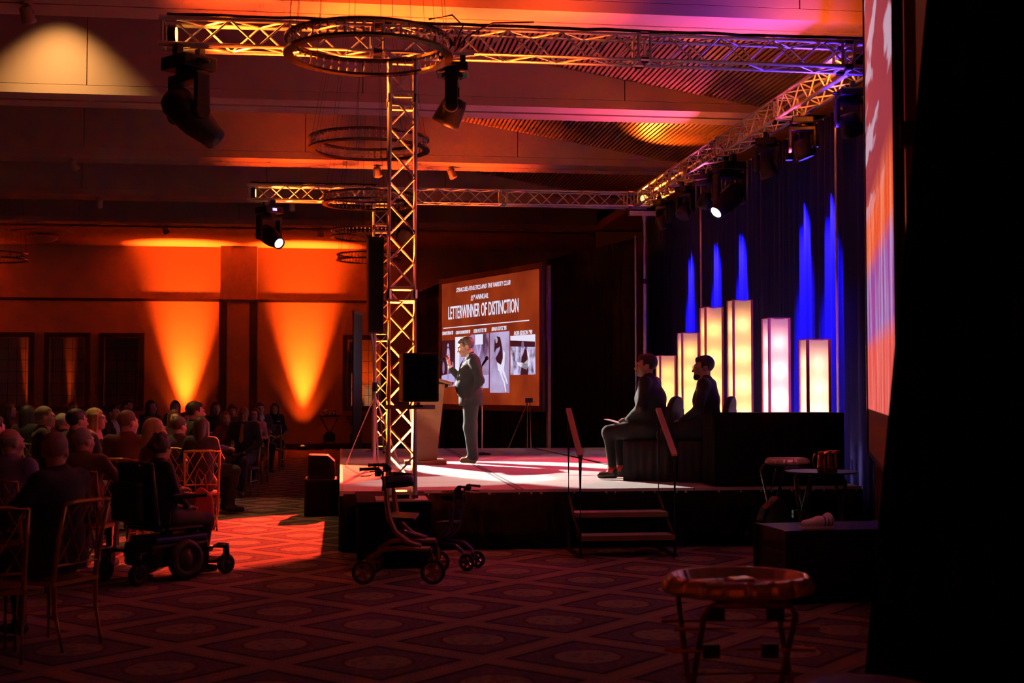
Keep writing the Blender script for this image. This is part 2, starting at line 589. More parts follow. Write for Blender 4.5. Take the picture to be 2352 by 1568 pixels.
slope = math.atan(0.165)
for y0, y1, xs in ((14.17, 17.85, 2.0), (18.75, 22.43, 1.4), (23.33, 27.0, 1.2)):
    ln = y1 - y0
    sm = MB().box((0, 0, 0), (0.040, ln - 0.01, 0.03)).mesh('slat', M['slat'])
    x = 6.17
    while x > xs:
        obj('slat', sm, ceiling, (x, (y0 + y1) / 2, slat_z(x)), (0, slope, 0))
        x -= 0.066
    bk = MB()
    xa, xb = xs - 6.0, 6.24
    bk.add([(xa, y0 - .2, slat_z(xa) + .06), (xb, y0 - .2, slat_z(xb) + .06), (xb, y1 + .2, slat_z(xb) + .06), (xa, y1 + .2, slat_z(xa) + .06),
            (xa, y0 - .2, slat_z(xa) + .10), (xb, y0 - .2, slat_z(xb) + .10), (xb, y1 + .2, slat_z(xb) + .10), (xa, y1 + .2, slat_z(xa) + .10)],
           [(0, 3, 2, 1), (4, 5, 6, 7), (0, 1, 5, 4), (1, 2, 6, 5), (2, 3, 7, 6), (3, 0, 4, 7)])
    bk.build('slat_backing', M['slot'], ceiling)
    # slats further left, hidden by the beams from below at a distance
    so = MB()
    while x > xs - 3.0:
        so.box((x, (y0 + y1) / 2, slat_z(x)), (0.040, ln - 0.01, 0.03), Matrix.Rotation(slope, 3, 'Y'))
        x -= 0.066
    so.build('slat_rest', M['slat'], ceiling, kind='stuff')


# ------------------------------------------------------------------ wall mirrors
def mirror(x0, x1, z0, z1, label):
    t = empty('wall_mirror', ((x0 + x1) / 2, YB, z0), 0, label, 'mirror', 'framed grid mirrors on the back wall')
    w2, h = (x1 - x0) / 2, z1 - z0
    f = 0.13
    fr = MB()
    fr.bbox((-w2, -0.10, 0), (-w2 + f, -0.005, h)).bbox((w2 - f, -0.10, 0), (w2, -0.005, h))
    fr.bbox((-w2 + f, -0.10, 0), (w2 - f, -0.005, f)).bbox((-w2 + f, -0.10, h - f), (w2 - f, -0.005, h))
    fr.build('frame', M['wood_dark'], t)
    iw, ih = 2 * w2 - 2 * f, h - 2 * f
    # bevelled panes, each a hair out of true, with the joints between them
    cols = [0.09, 0.27, 0.27, 0.27, 0.10]
    rows = [0.16, 0.17, 0.17, 0.17, 0.17, 0.16]
    xx = -w2 + f
    rnd = random.Random(label)
    for ci, cw in enumerate(cols):
        zz = f
        for rh in rows:
            MB().bbox((xx + 0.005, -0.045, zz + 0.004), (xx + cw * iw - 0.005, -0.03, zz + rh * ih - 0.004)).build('pane', M['mirror'], t)
            zz += rh * ih
        xx += cw * iw
    ln = MB()
    for s in (-1, 1):
        ln.bbox((s * (w2 - f) - 0.012, -0.075, f), (s * (w2 - f) + 0.012, -0.01, h - f))
    for z in (f, h - f):
        ln.bbox((-w2 + f, -0.075, z - 0.012), (w2 - f, -0.01, z + 0.012))
    ln.build('inner_bead', M['gold'], t)
    MB().bbox((-w2 + f, -0.03, f), (w2 - f, -0.005, h - f)).build('backing', M['slot'], t)
    return t


mirror(-9.30, -8.20, 1.07, 3.19, 'grid mirror in a black frame cut by the left picture edge')
mirror(-7.93, -6.73, 1.07, 3.19, 'middle of the three black framed grid mirrors left of the pilaster')
mirror(-6.50, -5.31, 1.07, 3.19, 'black framed grid mirror nearest the left orange wall glow')
mirror(0.05, 1.24, 1.06, 3.17, 'black framed grid mirror half hidden behind the truss towers')


# ------------------------------------------------------------------ small fixtures
def uplight(x, label, y=36.26):
    t = empty('floor_uplight', (x, y, 0), 0, label, 'light fixture', 'floor uplights along the back wall')
    MB().bbox((-0.14, -0.09, 0.0), (0.14, 0.09, 0.10)).build('housing', M['black'], t, bevel=0.01)
    MB().cyl((0, 0.02, 0.095), (0, 0.03, 0.108), 0.06, n=16).build('lens', M['lens_dim'], t)
    for s in (-1, 1):
        MB().bbox((s * 0.15 - 0.008, -0.02, 0), (s * 0.15 + 0.008, 0.02, 0.09)).build('bracket', M['black_metal'], t)


uplight(-4.22, 'floor uplight hidden behind the diners, left of the pilaster')
uplight(-1.03, 'small black floor uplight under the right orange wall glow')
uplight(-11.2, 'floor uplight off the left picture edge')
for uy, lb in zip(SIDE_FILL, ('nearest', 'middle', 'farthest')):
    uplight(-13.5, lb + ' added fill uplight along the unseen left side wall', uy)
for ux, lb in zip(FRONT_FILL, ('left', 'right')):
    uplight(ux, lb + ' added fill uplight at the wall behind the camera', -4.5)


def can_light(loc, label, rz=0.0):
    t = empty('ceiling_spot', (loc[0], loc[1], loc[2] + 0.03), rz, label, 'spotlight', 'adjustable ceiling spots on the beams')
    t.scale = (0.75,) * 3
    MB().cyl((0, 0, 0.02), (0, 0, 0.12), 0.02, n=8).cyl((0, 0, 0.10), (0, 0, 0.12), 0.09, n=16).build('mount', M['wall'], t)
    rot = Matrix.Rotation(R(35), 3, 'X')
    MB().lathe([(0.05, 0.12), (0.085, 0.10), (0.09, -0.05), (0.10, -0.06), (0.10, -0.11), (0.07, -0.11), (0.06, -0.05)], 16, (0, 0, -0.04), rot=rot).build('can', M['wall'], t, True)
    MB().cyl(rot @ Vector((0, 0, -0.09)) + Vector((0, 0, -0.04)), rot @ Vector((0, 0, -0.08)) + Vector((0, 0, -0.04)), 0.065, n=14).build('lens', M['lens_dark'], t)
    MB().box((0, 0.0, 0.0), (0.21, 0.02, 0.03)).build('yoke', M['wall'], t)


for loc, lb in (((-3.19, 13.72, 5.45), 'white can spot nearest the camera, above the warm lit wall'),
                ((-4.52, 22.88, 5.45), 'ceiling can spot on the third beam at far left'),
                ((-4.92, 27.45, 5.45), 'small ceiling can spot on the fourth beam at left'),
                ((-4.17, 31.9, 5.45), 'far ceiling spot above the left orange wall glow'),
                ((-0.5, 31.9, 5.45), 'far ceiling spot above the right orange wall glow'),
                ((0.62, 22.88, 5.45), 'ceiling can spot just left of the tall truss tower'),
                ((1.93, 22.88, 5.45), 'little ceiling spot right of the tall truss tower'),
                ((-1.03, 27.45, 5.45), 'ceiling can spot under the rear truss beam')):
    can_light(loc, lb, random.uniform(-1, 1))
can_light((-3.72, 17.18, 8.28), 'ceiling can spot hidden high in the coffer over the warm lit wall')

dome = empty('ceiling_dome_lamp', (-7.4, 33.7, HC), 0, 'shallow bowl ceiling lamp on a round plate at far left', 'ceiling lamp')
MB().lathe([(0.75, 0.0), (0.75, -0.03), (0.70, -0.04), (0.02, -0.05)], 32).build('plate', M['ceil'], dome)
MB().lathe([(0.40, -0.10), (0.34, -0.18), (0.20, -0.25), (0.02, -0.28)], 28).build('bowl', M['ceil'], dome, True)
for a in (0.6, 2.7, 4.8):
    MB().tube([(0.4 * math.cos(a), 0.4 * math.sin(a), -0.03), (0.41 * math.cos(a), 0.41 * math.sin(a), -0.12)], 0.015, 6).build('arm', M['brass'], dome)
dn = MB().cyl((0, 0, -0.012), (0, 0, 0.0), 0.07, n=14).mesh('downlight', M['chrome'])
for k, (x, y) in enumerate(((-5.6, 33.4), (-2.2, 33.2), (-1.4, 34.6), (2.7, 33.4), (2.9, 35.2), (4.6, 33.8))):
    o = obj('downlight', dn, None, (x, y, HC), cat='downlight', group='recessed downlights in the rear ceiling')
    o['label'] = ('recessed ceiling downlight left of the pilaster near the bowl lamp', 'recessed ceiling downlight just right of the pilaster',
                  'recessed ceiling downlight nearest the right wall glow', 'recessed ceiling downlight above the lit projection screen',
                  'recessed ceiling downlight farthest back above the projection screen', 'recessed ceiling downlight above the far black drape')[k]


# ------------------------------------------------------------------ ring chandeliers
def make_chandelier(loc, label, h=1.93, n_wire=14):
    t = empty('ring_chandelier', loc, random.uniform(0, 1), label, 'chandelier', 'double ring chandeliers')
    Rr = 0.70
    MB().torus((0, 0, 0), Rr, 0.085, 0.022, 72).build('lower_ring', M['brass'], t)
    MB().torus((0, 0, 0.13), Rr, 0.075, 0.022, 72).build('upper_ring', M['brass'], t)
    bl = MB()
    for k in range(56):
        a = 2 * math.pi * k / 56
        bl.ell((Rr * math.cos(a), Rr * math.sin(a), 0.035), (0.014, 0.014, 0.022), 6, 4)
        bl.ell((Rr * math.cos(a), Rr * math.sin(a), 0.10), (0.012, 0.012, 0.018), 6, 4)
        if k % 7 == 0:
            bl.cyl((Rr * math.cos(a), Rr * math.sin(a), 0.0), (Rr * math.cos(a), Rr * math.sin(a), 0.13), 0.007, n=5)
    bl.build('bulbs', M['bulb'], t, True, kind='stuff')
    wm = MB().tube([(Rr, 0, 0.13), (Rr * 0.55, 0, h)], 0.0022, 4).mesh('wire', M['black_metal'])
    for k in range(n_wire):
        obj('wire', wm, t, (0, 0, 0), (0, 0, 2 * math.pi * k / n_wire))
    MB().cyl((0, 0, h), (0, 0, h + 0.05), 0.42, n=32).build('canopy', M['ceil'], t)
    return t


make_chandelier((0.23, 11.44, 4.56), 'largest ring chandelier in front of the near truss beam', 3.79)
make_chandelier((0.33, 16.0, 4.57), 'ring chandelier second from the camera beside the tall truss tower')
make_chandelier((0.43, 20.57, 4.55), 'ring chandelier overlapping the rear truss beam')
make_chandelier((0.53, 25.15, 4.56), 'ring chandelier just below the rear truss beam')
make_chandelier((0.62, 29.7, 4.57), 'farthest ring chandelier in the row, behind the tall speaker', 3.78)
make_chandelier((-7.55, 29.7, 4.48), 'ring chandelier cut off by the left picture edge', 3.87)

# ------------------------------------------------------------------ stage
SX0, SX1, SY0, SY1, SH = 0.0, 5.49, 13.30, 22.92, 0.61
stage = empty('stage', (0, 0, 0), 0, 'low stage with pale grey carpeted deck panels and black skirt', 'stage')
pw, pl = (SX1 - SX0) / 3, (SY1 - SY0) / 8
pm = MB().box((0, 0, 0), (pw - 0.012, pl - 0.012, 0.05)).mesh('deck_panel', M['deck'])
for i in range(3):
    for j in range(8):
        obj('deck_panel', pm, stage, (SX0 + (i + 0.5) * pw, SY0 + (j + 0.5) * pl, SH - 0.025))
MB().bbox((SX0 + 0.05, SY0 + 0.05, 0.0), (SX1 - 0.05, SY1 - 0.05, SH - 0.055)).build('understructure', M['slot'], stage)
drape_sheet((SX0 + 0.02, SY0 + 0.0), (SX1, SY0 + 0.0), 0.005, SH - 0.03, 0.12, 0.012, 0.03, 3, rows=3).build('front_skirt', M['velvet'], stage, True)
drape_sheet((SX0 + 0.0, SY1), (SX0 + 0.0, SY0 + 0.02), 0.005, SH - 0.03, 0.12, 0.012, 0.03, 4, rows=3).build('side_skirt', M['velvet'], stage, True)
MB().bbox((SX0 - 0.008, SY0, SH - 0.05), (SX0 + 0.03, SY1, SH + 0.004)).build('edge_trim', M['alu'], stage)
for tx in (pw - 0.03, pw + 0.03):
    MB().bbox((tx - 0.012, SY0 + 0.02, SH), (tx + 0.012, SY1 - 0.1, SH + 0.003)).build('seam_tape', M['tape'], stage)
cb = MB().tube([(3.35, 22.9, SH + .008), (3.5, 20.0, SH + .008), (3.62, 17.0, SH + .008), (4.3, 14.6, SH + .008), (4.8, 13.9, SH + .008)], 0.01, 6)
cb.build('floor_cable', M['rubber'], None, label='thin black cable lying across the stage deck behind the seated men', cat='cable')

# stand-alone block in front of the stage that carries the near tower
blk = empty('tower_plinth', (0.50, 12.55, 0), 0, 'black skirted plinth under the near truss tower', 'plinth')
MB().bbox((-0.34, -0.55, 0), (0.32, 0.70, SH - 0.045)).build('body', M['velvet'], blk)
MB().bbox((-0.35, -0.56, SH - 0.045), (0.33, 0.71, SH - 0.005)).build('top_board', M['velvet'], blk)

M['orange_rail'] = mat('rail_grip', (0.62, 0.30, 0.20), 0.5)
# ------------------------------------------------------------------ stairs with hand rails
st = empty('stage_steps', (2.78, 12.95, 0), 0, 'portable stage steps with two carpeted treads and hand rails', 'steps')
for k, (yy, zz, ww) in enumerate(((-0.30, 0.21, 0.93), (-0.02, 0.41, 0.93))):
    MB().bbox((-ww / 2, yy - 0.14, zz - 0.035), (ww / 2, yy + 0.14, zz)).build('tread', M['deck'], st)
    MB().bbox((-ww / 2, yy - 0.155, zz - 0.045), (ww / 2, yy - 0.14, zz + 0.004)).build('nosing', M['bronze'], st)
for s in (-1, 1):
    x = s * 0.47
    MB().tube([(x, -0.42, 0.0), (x, -0.42, 0.98)], 0.018, 8).build('front_post', M['black_metal'], st)
    MB().tube([(x, 0.24, 0.0), (x, 0.24, 1.42)], 0.018, 8).build('rear_post', M['black_metal'], st)
    MB().box((x, -0.09, 1.21), (0.055, 0.80, 0.03), Matrix.Rotation(math.atan2(0.44, 0.66), 3, 'X')).build('hand_rail', M['orange_rail'], st)
    MB().tube([(x, -0.42, 0.17), (x, 0.26, 0.55)], 0.02, 6).build('stringer', M['black_metal'], st)
    MB().bbox((x - 0.02, -0.45, 0.0), (x + 0.02, 0.3, 0.03)).build('foot_bar', M['black_metal'], st)


# ------------------------------------------------------------------ trusses
CC = 0.24      # chord spacing


BR = MB().cyl((0, 0, -0.5), (0, 0, 0.5), 0.0095, n=6)


def truss(name, a, b, label, nodes=(), period=0.50, start=0.12):
    """square box truss; a, b = centre line end points"""
    a, b = Vector(a), Vector(b)
    L = (b - a).length
    d = (b - a).normalized()
    t = empty(name, a, 0, label, 'truss', 'aluminium box trusses of the stage rig')
    if abs(d.z) > 0.9:
        u, v = Vector((1, 0, 0)), Vector((0, 1, 0))
    else:
        v = Vector((0, 0, 1))
        u = d.cross(v).normalized()
    h = CC / 2
    corner = [(-h, -h), (h, -h), (h, h), (-h, h)]
    ch = MB().tube([(0, 0, 0), d * L], 0.025, 10).mesh('chord', M['alu'])
    for cu, cv in corner:
        obj('chord', ch, t, u * cu + v * cv)
    half = period / 2
    n = int((L - 2 * start) / half)
    half = (L - 2 * start) / n
    dl = math.hypot(half, CC)
    bmsh = MB().cyl((0, 0, -dl / 2), (0, 0, dl / 2), 0.0095, n=6).mesh('brace', M['alu'])
    for f in range(4):
        c0, c1 = corner[f], corner[(f + 1) % 4]
        for k in range(n):
            s0, s1 = (c0, c1) if (k + f) % 2 == 0 else (c1, c0)
            p = d * (start + k * half) + u * s0[0] + v * s0[1]
            q = d * (start + (k + 1) * half) + u * s1[0] + v * s1[1]
            obj('brace', bmsh, t, (p + q) / 2, (q - p).to_track_quat('Z', 'Y').to_euler())
    # square frames at the ends and bolted joints
    for pos in [0.03, L - 0.03] + [x for nd in nodes for x in (nd - 0.06, nd + 0.06)]:
        fr = MB()
        for f in range(4):
            c0, c1 = corner[f], corner[(f + 1) % 4]
            fr.cyl(d * pos + u * c0[0] + v * c0[1], d * pos + u * c1[0] + v * c1[1], 0.014, n=6)
        fr.build('square_frame', M['alu'], t)
    for nd in nodes:
        for cu, cv in corner:
            MB().cyl(d * (nd - 0.04) + u * cu + v * cv, d * (nd + 0.04) + u * cu + v * cv, 0.031, n=10).build('coupler', M['chrome'], t)
    return t


ZB = 4.92
truss('truss_beam', (-1.67, 12.30, ZB), (5.30, 12.30, ZB), 'near horizontal truss beam across the top of the picture', (2.0, 4.55, 6.6))
truss('truss_beam', (-1.56, 22.09, ZB), (5.28, 22.09, ZB), 'rear horizontal truss beam above the projection screen', (2.0, 4.3, 6.5))
truss('truss_beam', (5.16, 12.46, ZB), (5.16, 21.92, ZB), 'receding side truss beam over the black backdrop', (2.2, 4.7, 7.2))
truss('truss_tower', (0.565, 12.30, SH + 0.03), (0.565, 12.30, ZB - 0.15), 'tall near truss tower lit orange in front of the stage', (1.88, 3.72))
truss('truss_tower', (0.66, 22.09, SH + 0.03), (0.66, 22.09, ZB - 0.15), 'rear truss tower at the far stage corner', (1.88, 3.72))
for x, y, lb in ((0.565, 12.30, 'square aluminium base plate under the near truss tower'), (0.66, 22.09, 'square aluminium base plate under the rear truss tower')):
    b = empty('base_plate', (x, y, SH - 0.005 if y < 13 else SH), 0, lb, 'base plate')
    MB().bbox((-0.24, -0.24, 0), (0.24, 0.24, 0.012)).build('plate', M['alu'], b)
    for sx in (-1, 1):
        for sy in (-1, 1):
            MB().cyl((sx * CC / 2, sy * CC / 2, 0.012), (sx * CC / 2, sy * CC / 2, 0.05), 0.034, n=10).build('spigot', M['chrome'], b)
    MB().bbox((-0.07, -0.07, 0.012), (0.07, 0.07, 0.075)).build('lamp_body', M['black'], b)
    MB().cyl((0, 0, 0.075), (0, 0, 0.082), 0.055, n=14).build('lamp_lens', M['lens_amber'], b)

# lamps lying in the truss
for loc, d, lb in (((-1.53, 12.30, ZB), (1, 0, 0), 'amber lamp inside the left end of the near truss beam'),
                   ((-1.43, 22.09, ZB), (1, 0, 0), 'amber lamp inside the left end of the rear truss beam'),
                   ((5.16, 21.88, ZB), (0, -1, 0), 'glaring amber lamp in the far corner of the truss'),
                   ((5.16, 12.52, ZB), (0, 1, 0), 'amber lamp in the near right corner of the truss')):
    t = empty('truss_lamp', loc, 0, lb, 'light fixture', 'amber lamps lying in the truss')
    d = Vector(d)
    MB().cyl(d * -0.07, d * 0.0, 0.085, n=20).build('housing', M['black'], t)
    MB().cyl(d * 0.0, d * 0.008, 0.065, n=20).build('lens', M['lens_amber'], t)

# cables along the top of the beams and a loop over the near head
rnd = random.Random(4)
for (x0, x1, y, lb) in ((-1.6, 5.2, 12.2, 'black cable bundle lying along the top of the near truss beam'), (-1.5, 0.6, 22.0, 'black cable bundle on the rear truss beam')):
    pts = [(x0 + (x1 - x0) * k / 40, y + rnd.uniform(-.01, .01), ZB + CC / 2 + 0.037 + rnd.uniform(0, .012)) for k in range(41)]
    MB().tube(pts, 0.016, 6).build('cable_run', M['rubber'], None, True, label=lb, cat='cable')
MB().tube([(0.8, 12.13, 5.10), (1.02, 12.10, 5.14), (1.12, 12.09, 5.04), (1.05, 12.09, 4.88), (1.04, 12.09, 4.79), (1.16, 12.09, 4.94), (1.4, 12.11, 5.08), (1.8, 12.13, 5.11)], 0.008, 6).build(
    'cable_loop', M['rubber'], None, True, label='looping black cable above the moving head on the near beam', cat='cable')


# ------------------------------------------------------------------ moving heads
def moving_head(loc, aim, label, lens, size=1.0, yaw=None, kind='profile', group='moving head spotlights on the truss'):
    """hung head: loc = underside of truss; aim = direction the head points"""
    t = empty('moving_head', loc, 0, label, 'moving light', group)
    s = size
    aim = Vector(aim).normalized()
    if yaw is None:
        yaw = math.atan2(aim.y, aim.x)
    ax = Vector((-math.sin(yaw), math.cos(yaw), 0))     # tilt axis
    fx = Vector((math.cos(yaw), math.sin(yaw), 0))
    rz = Matrix.Rotation(yaw, 3, 'Z')
    b = MB().box((0, 0, -0.13 * s), (0.30 * s, 0.30 * s, 0.10 * s), rz)
    b.build('base', M['black'], t, bevel=0.015)
    for q in (-1, 1):
        MB().torus(rz @ Vector((0, q * 0.18 * s, -0.13 * s)), 0.04 * s, 0.012 * s, 0, 16, False, 0, rz).build('carry_handle', M['black'], t, True)
        MB().box(fx * (q * 0.10 * s) + Vector((0, 0, -0.04 * s)), (0.05 * s, 0.06 * s, 0.09 * s), rz).build('hook_clamp', M['black_metal'], t)
    MB().box(-ax * 0 + fx * (0.152 * s) + Vector((0, 0, -0.13 * s)), (0.004, 0.07 * s, 0.04 * s), rz).build('display', M['display'] if lens != 'lens_dark' else M['lens_dark'], t)
    y = MB().cyl((0, 0, -0.18 * s), (0, 0, -0.21 * s), 0.10 * s, n=16)
    y.build('pan_collar', M['black'], t)
    yo = MB().box((0, 0, -0.235 * s), (0.13 * s, 0.36 * s, 0.06 * s), rz)
    for q in (-1, 1):
        yo.box(ax * (q * 0.165 * s) + Vector((0, 0, -0.37 * s)), (0.12 * s, 0.045 * s, 0.30 * s), rz)
        yo.cyl(ax * (q * 0.14 * s) + Vector((0, 0, -0.50 * s)), ax * (q * 0.19 * s) + Vector((0, 0, -0.50 * s)), 0.065 * s, n=16)
    yo.build('yoke', M['black'], t, bevel=0.01)
    c = Vector((0, 0, -0.50 * s))
    rot = aim.to_track_quat('Z', 'Y').to_matrix()
    if kind == 'profile':
        prof = [(0.02, -0.21), (0.09, -0.20), (0.125, -0.14), (0.13, 0.0), (0.125, 0.10), (0.095, 0.24), (0.088, 0.30), (0.075, 0.30), (0.07, 0.27)]
        lz, lr = 0.275, 0.072
    else:
        prof = [(0.02, -0.12), (0.10, -0.11), (0.12, -0.02), (0.135, 0.12), (0.14, 0.16), (0.125, 0.16), (0.12, 0.14)]
        lz, lr = 0.142, 0.122
    MB().lathe([(r * s, z * s) for r, z in prof], 24, c, rot=rot).build('head', M['black'], t, True)
    MB().cyl(c + aim * (lz * s), c + aim * ((lz + 0.006) * s), lr * s, n=20).build('lens', M[lens], t)
    return t


UB = ZB - CC / 2 - 0.025
moving_head((-1.40, 12.2, UB), (0.624, 0.563, -0.542), 'big black moving head hanging from the left end of the near truss', 'lens_dark', 1.22, yaw=R(42))
moving_head((1.03, 12.2, UB), (-0.40, 0.30, -0.87), 'black moving head hung right of the near truss tower', 'lens_red', 1.0, yaw=R(172), kind='wash')
moving_head((-1.20, 22.05, UB), (0.532, -0.718, -0.448), 'moving head with glowing white lens on the left end of the rear truss', 'lens_white', 1.15, yaw=R(-55))
moving_head((1.1, 22.05, UB), (-0.23, -0.80, -0.55), 'moving head on the rear truss half hidden by the near tower', 'lens_dark', 1.0, yaw=R(-106), kind='wash')
for k, (y, aim, ln, lb) in enumerate(((20.6, (0.45, 0.1, -1), 'lens_blue', 'blue wash head on the side truss, farthest from the camera'),
                                      (19.2, (-0.6, -0.4, -0.9), 'lens_dark', 'unlit wash head on the side truss, second from the far corner'),
                                      (18.1, (-0.2, 0.5, -1), 'lens_dark', 'unlit wash head on the side truss behind the white lit one'),
                                      (16.95, (-0.65, -0.36, -0.60), 'lens_white', 'large head on the side truss with a white lit lens facing left'),
                                      (15.4, (0.4, 0.1, -1), 'lens_blue', 'blue wash head on the side truss above the tallest light columns'),
                                      (14.15, (0.35, -0.1, -1), 'lens_blue', 'blue wash head on the side truss, second from the near corner'),
                                      (12.75, (0.4, 0.3, -1), 'lens_dark', 'orange lit wash head next to the near right truss corner'))):
    moving_head((5.17, y, UB), aim, lb, ln, 1.15 if ln == 'lens_white' else 0.82, yaw=R(100 if k == 3 else (20 + 11 * k)), kind='profile' if k == 3 else 'wash', group='wash lights under the side truss')

# small blue pars close to the backdrop
for by, lb in zip(BLUE_Y, ('nearest', 'second nearest', 'middle', 'second farthest', 'farthest')):
    t = empty('blue_par', (5.58, by, 4.52), 0, lb + ' of the little blue lamps grazing the black backdrop', 'light fixture', 'little blue lamps along the backdrop')
    MB().cyl((0, 0, 0.0), (0, 0, 0.14), 0.05, n=14).build('can', M['black'], t)
    MB().cyl((0, 0, -0.004), (0, 0, 0.002), 0.042, n=14).build('lens', M['lens_blue'], t)
    MB().tube([(0, 0, 0.14), (0, 0, 0.30), (0.24, 0, 0.41)], 0.010, 6).build('hanger', M['black_metal'], t)

# lifting stand under the far corner
ls = empty('lifting_stand', (5.18, 21.95, SH), 0, 'telescopic lifting stand carrying the far truss corner', 'stand')
for k, (z0, z1, r) in enumerate(((0.0, 1.6, 0.038), (1.5, 2.9, 0.030), (2.85, 4.05, 0.022))):
    MB().cyl((0, 0, z0), (0, 0, z1), r, n=12).build('mast', M['alu'], ls)
    if k < 2:
        MB().cyl((0, 0, z1 - 0.05), (0, 0, z1 + 0.03), r + 0.015, n=12).build('collar', M['black_metal'], ls)
        MB().cyl((0, 0, z1), (-0.09, -0.03, z1 + 0.05), 0.009, n=6).build('locking_lever', M['black_metal'], ls)
MB().bbox((-0.27, -0.05, 4.02), (0.27, 0.05, 4.10)).build('cross_bar', M['alu'], ls)
MB().lathe([(0.022, 3.90), (0.05, 4.02)], 12).build('head_socket', M['alu'], ls)
for k in range(4):
    a = R(45 + 90 * k)
    MB().tube([(0, 0, 0.45), (0.5 * math.cos(a), 0.5 * math.sin(a), 0.012)], 0.014, 6).build('leg', M['black_metal'], ls)

# ------------------------------------------------------------------ drapes
bd = empty('backdrop_drape', (0, 0, 0), 0, 'tall black pleated backdrop streaked with blue light', 'drape')
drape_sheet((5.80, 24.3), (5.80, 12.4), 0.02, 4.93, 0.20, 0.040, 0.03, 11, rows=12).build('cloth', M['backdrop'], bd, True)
MB().cyl((5.83, 24.3, 4.93), (5.83, 12.4, 4.93), 0.02, n=8).build('top_pipe', M['alu'], bd)
for y in (24.28, 20.25, 14.5, 12.42):
    MB().cyl((5.70, y, 0), (5.70, y, 4.95), 0.016, n=8).build('upright_pipe', M['alu'] if y in (20.25, 14.5) else M['black_metal'], bd)
fd = empty('far_drape', (0, 0, 0), 0, 'black drape between the projection screen and the backdrop', 'drape')
drape_sheet((4.2, 26.4), (4.97, 22.97), 0.02, 4.30, 0.25, 0.02, 0.03, 12, rows=6).build('cloth', M['velvet'], fd, True)
drape_sheet((4.97, 22.97), (5.14, 22.34), SH + 0.01, 4.30, 0.25, 0.02, 0.03, 14, rows=6).build('cloth', M['velvet'], fd, True)
MB().cyl((5.10, 22.30, SH), (5.10, 22.30, 4.33), 0.018, n=8).build('upright_pipe', M['alu'], fd)
MB().cyl((4.18, 26.4, 0), (4.18, 26.4, 4.33), 0.018, n=8).build('upright_pipe', M['black_metal'], fd)
sd = empty('side_drape', (0, 0, 0), 0, 'black drape panel left of the projection screen', 'drape')
drape_sheet((1.80, 31.1), (2.22, 27.4), 0.02, 3.95, 0.25, 0.02, 0.04, 13, rows=6).build('cloth', M['velvet'], sd, True)
MB().cyl((1.80, 31.12, 0), (1.80, 31.12, 4.0), 0.018, n=8).build('upright_pipe', M['black_metal'], sd)

# ------------------------------------------------------------------ light columns
def translucent(name, color):
    m = bpy.data.materials.new(name)
    m.use_nodes = True
    nt = m.node_tree
    for n in list(nt.nodes):
        if n.type != 'OUTPUT_MATERIAL':
            nt.nodes.remove(n)
    out = [n for n in nt.nodes if n.type == 'OUTPUT_MATERIAL'][0]
    tr = nt.nodes.new('ShaderNodeBsdfTranslucent')
    tr.inputs[0].default_value = (*color, 1)
    df = nt.nodes.new('ShaderNodeBsdfDiffuse')
    df.inputs[0].default_value = (*color, 1)
    mx = nt.nodes.new('ShaderNodeMixShader')
    mx.inputs[0].default_value = 0.25
    nt.links.new(tr.outputs[0], mx.inputs[1])
    nt.links.new(df.outputs[0], mx.inputs[2])
    nt.links.new(mx.outputs[0], out.inputs[0])
    return m


M['lantern'] = translucent('lantern_cloth', (0.85, 0.80, 0.74))
M['lantern_edge'] = mat('lantern_frame', (0.75, 0.22, 0.28), 0.5)


def light_column(y, h, label, tint, p):
    t = empty('light_column', (5.27, y, SH), 0, label, 'light column', 'glowing fabric columns in front of the backdrop')
    a = 0.125
    e = 0.014
    faces = (((-a, -a), (a, -a)), ((a, -a), (a, a)), ((a, a), (-a, a)), ((-a, a), (-a, -a)))
    for (x0, y0), (x1, y1) in faces:
        n = 10
        b = MB()
        for k in range(n + 1):
            q = k / n
            b.v += [(x0 + (x1 - x0) * q, y0 + (y1 - y0) * q, 0.02), (x0 + (x1 - x0) * q, y0 + (y1 - y0) * q, h - 0.012 * math.sin(math.pi * q))]
        b.f = [(2 * k, 2 * k + 2, 2 * k + 3, 2 * k + 1) for k in range(n)]
        b.mi = [0] * n
        b.build('fabric_side', M['lantern'], t)
    for sx in (-1, 1):
        for sy in (-1, 1):
            MB().bbox((sx * a - e, sy * a - e, 0), (sx * a + e, sy * a + e, h + 0.004)).build('corner_post', M['lantern_edge'], t)
    for z in (0.01, h):
        fr = MB()
        for (x0, y0), (x1, y1) in faces:
            fr.cyl((x0, y0, z), (x1, y1, z), 0.006, n=6)
        fr.build('rim', M['lantern_edge'], t)
    MB().bbox((-a, -a, 0), (a, a, 0.015)).build('base', M['black'], t)
    MB().cyl((0, 0, 0.015), (0, 0, 0.07), 0.05, n=12).build('lamp_body', M['black'], t)
    lx, ly = t.location.x, t.location.y
    nl = 5
    for q in range(nl):
        lamp('column_lamp', 'POINT', (lx, ly, SH + 0.08 + (h - 0.2) * (q + 0.5) / nl), p * 1.2 * (1.45 - 0.18 * q), tint, None, 0.08)


WARM = (1.0, 0.46, 0.11)
for y, h, lb, tint in ((20.86, 1.58, 'short glowing column farthest away, behind the dark haired seated man', WARM),
                       (19.47, 1.89, 'second glowing column from the far end, behind the bearded seated man', WARM),
                       (18.19, 2.20, 'tall pale orange glowing column, third from the far end', WARM),
                       (16.85, 2.21, 'tallest glowing column, right of the bearded seated man', (1.0, 0.47, 0.18)),
                       (15.40, 1.89, 'pinkish glowing column, second from the near end', (1.0, 0.44, 0.42)),
                       (14.09, 1.58, 'short whitish glowing column nearest the camera', (1.0, 0.52, 0.36))):
    light_column(y, h, lb, tint, 3.3 * h / 1.9)

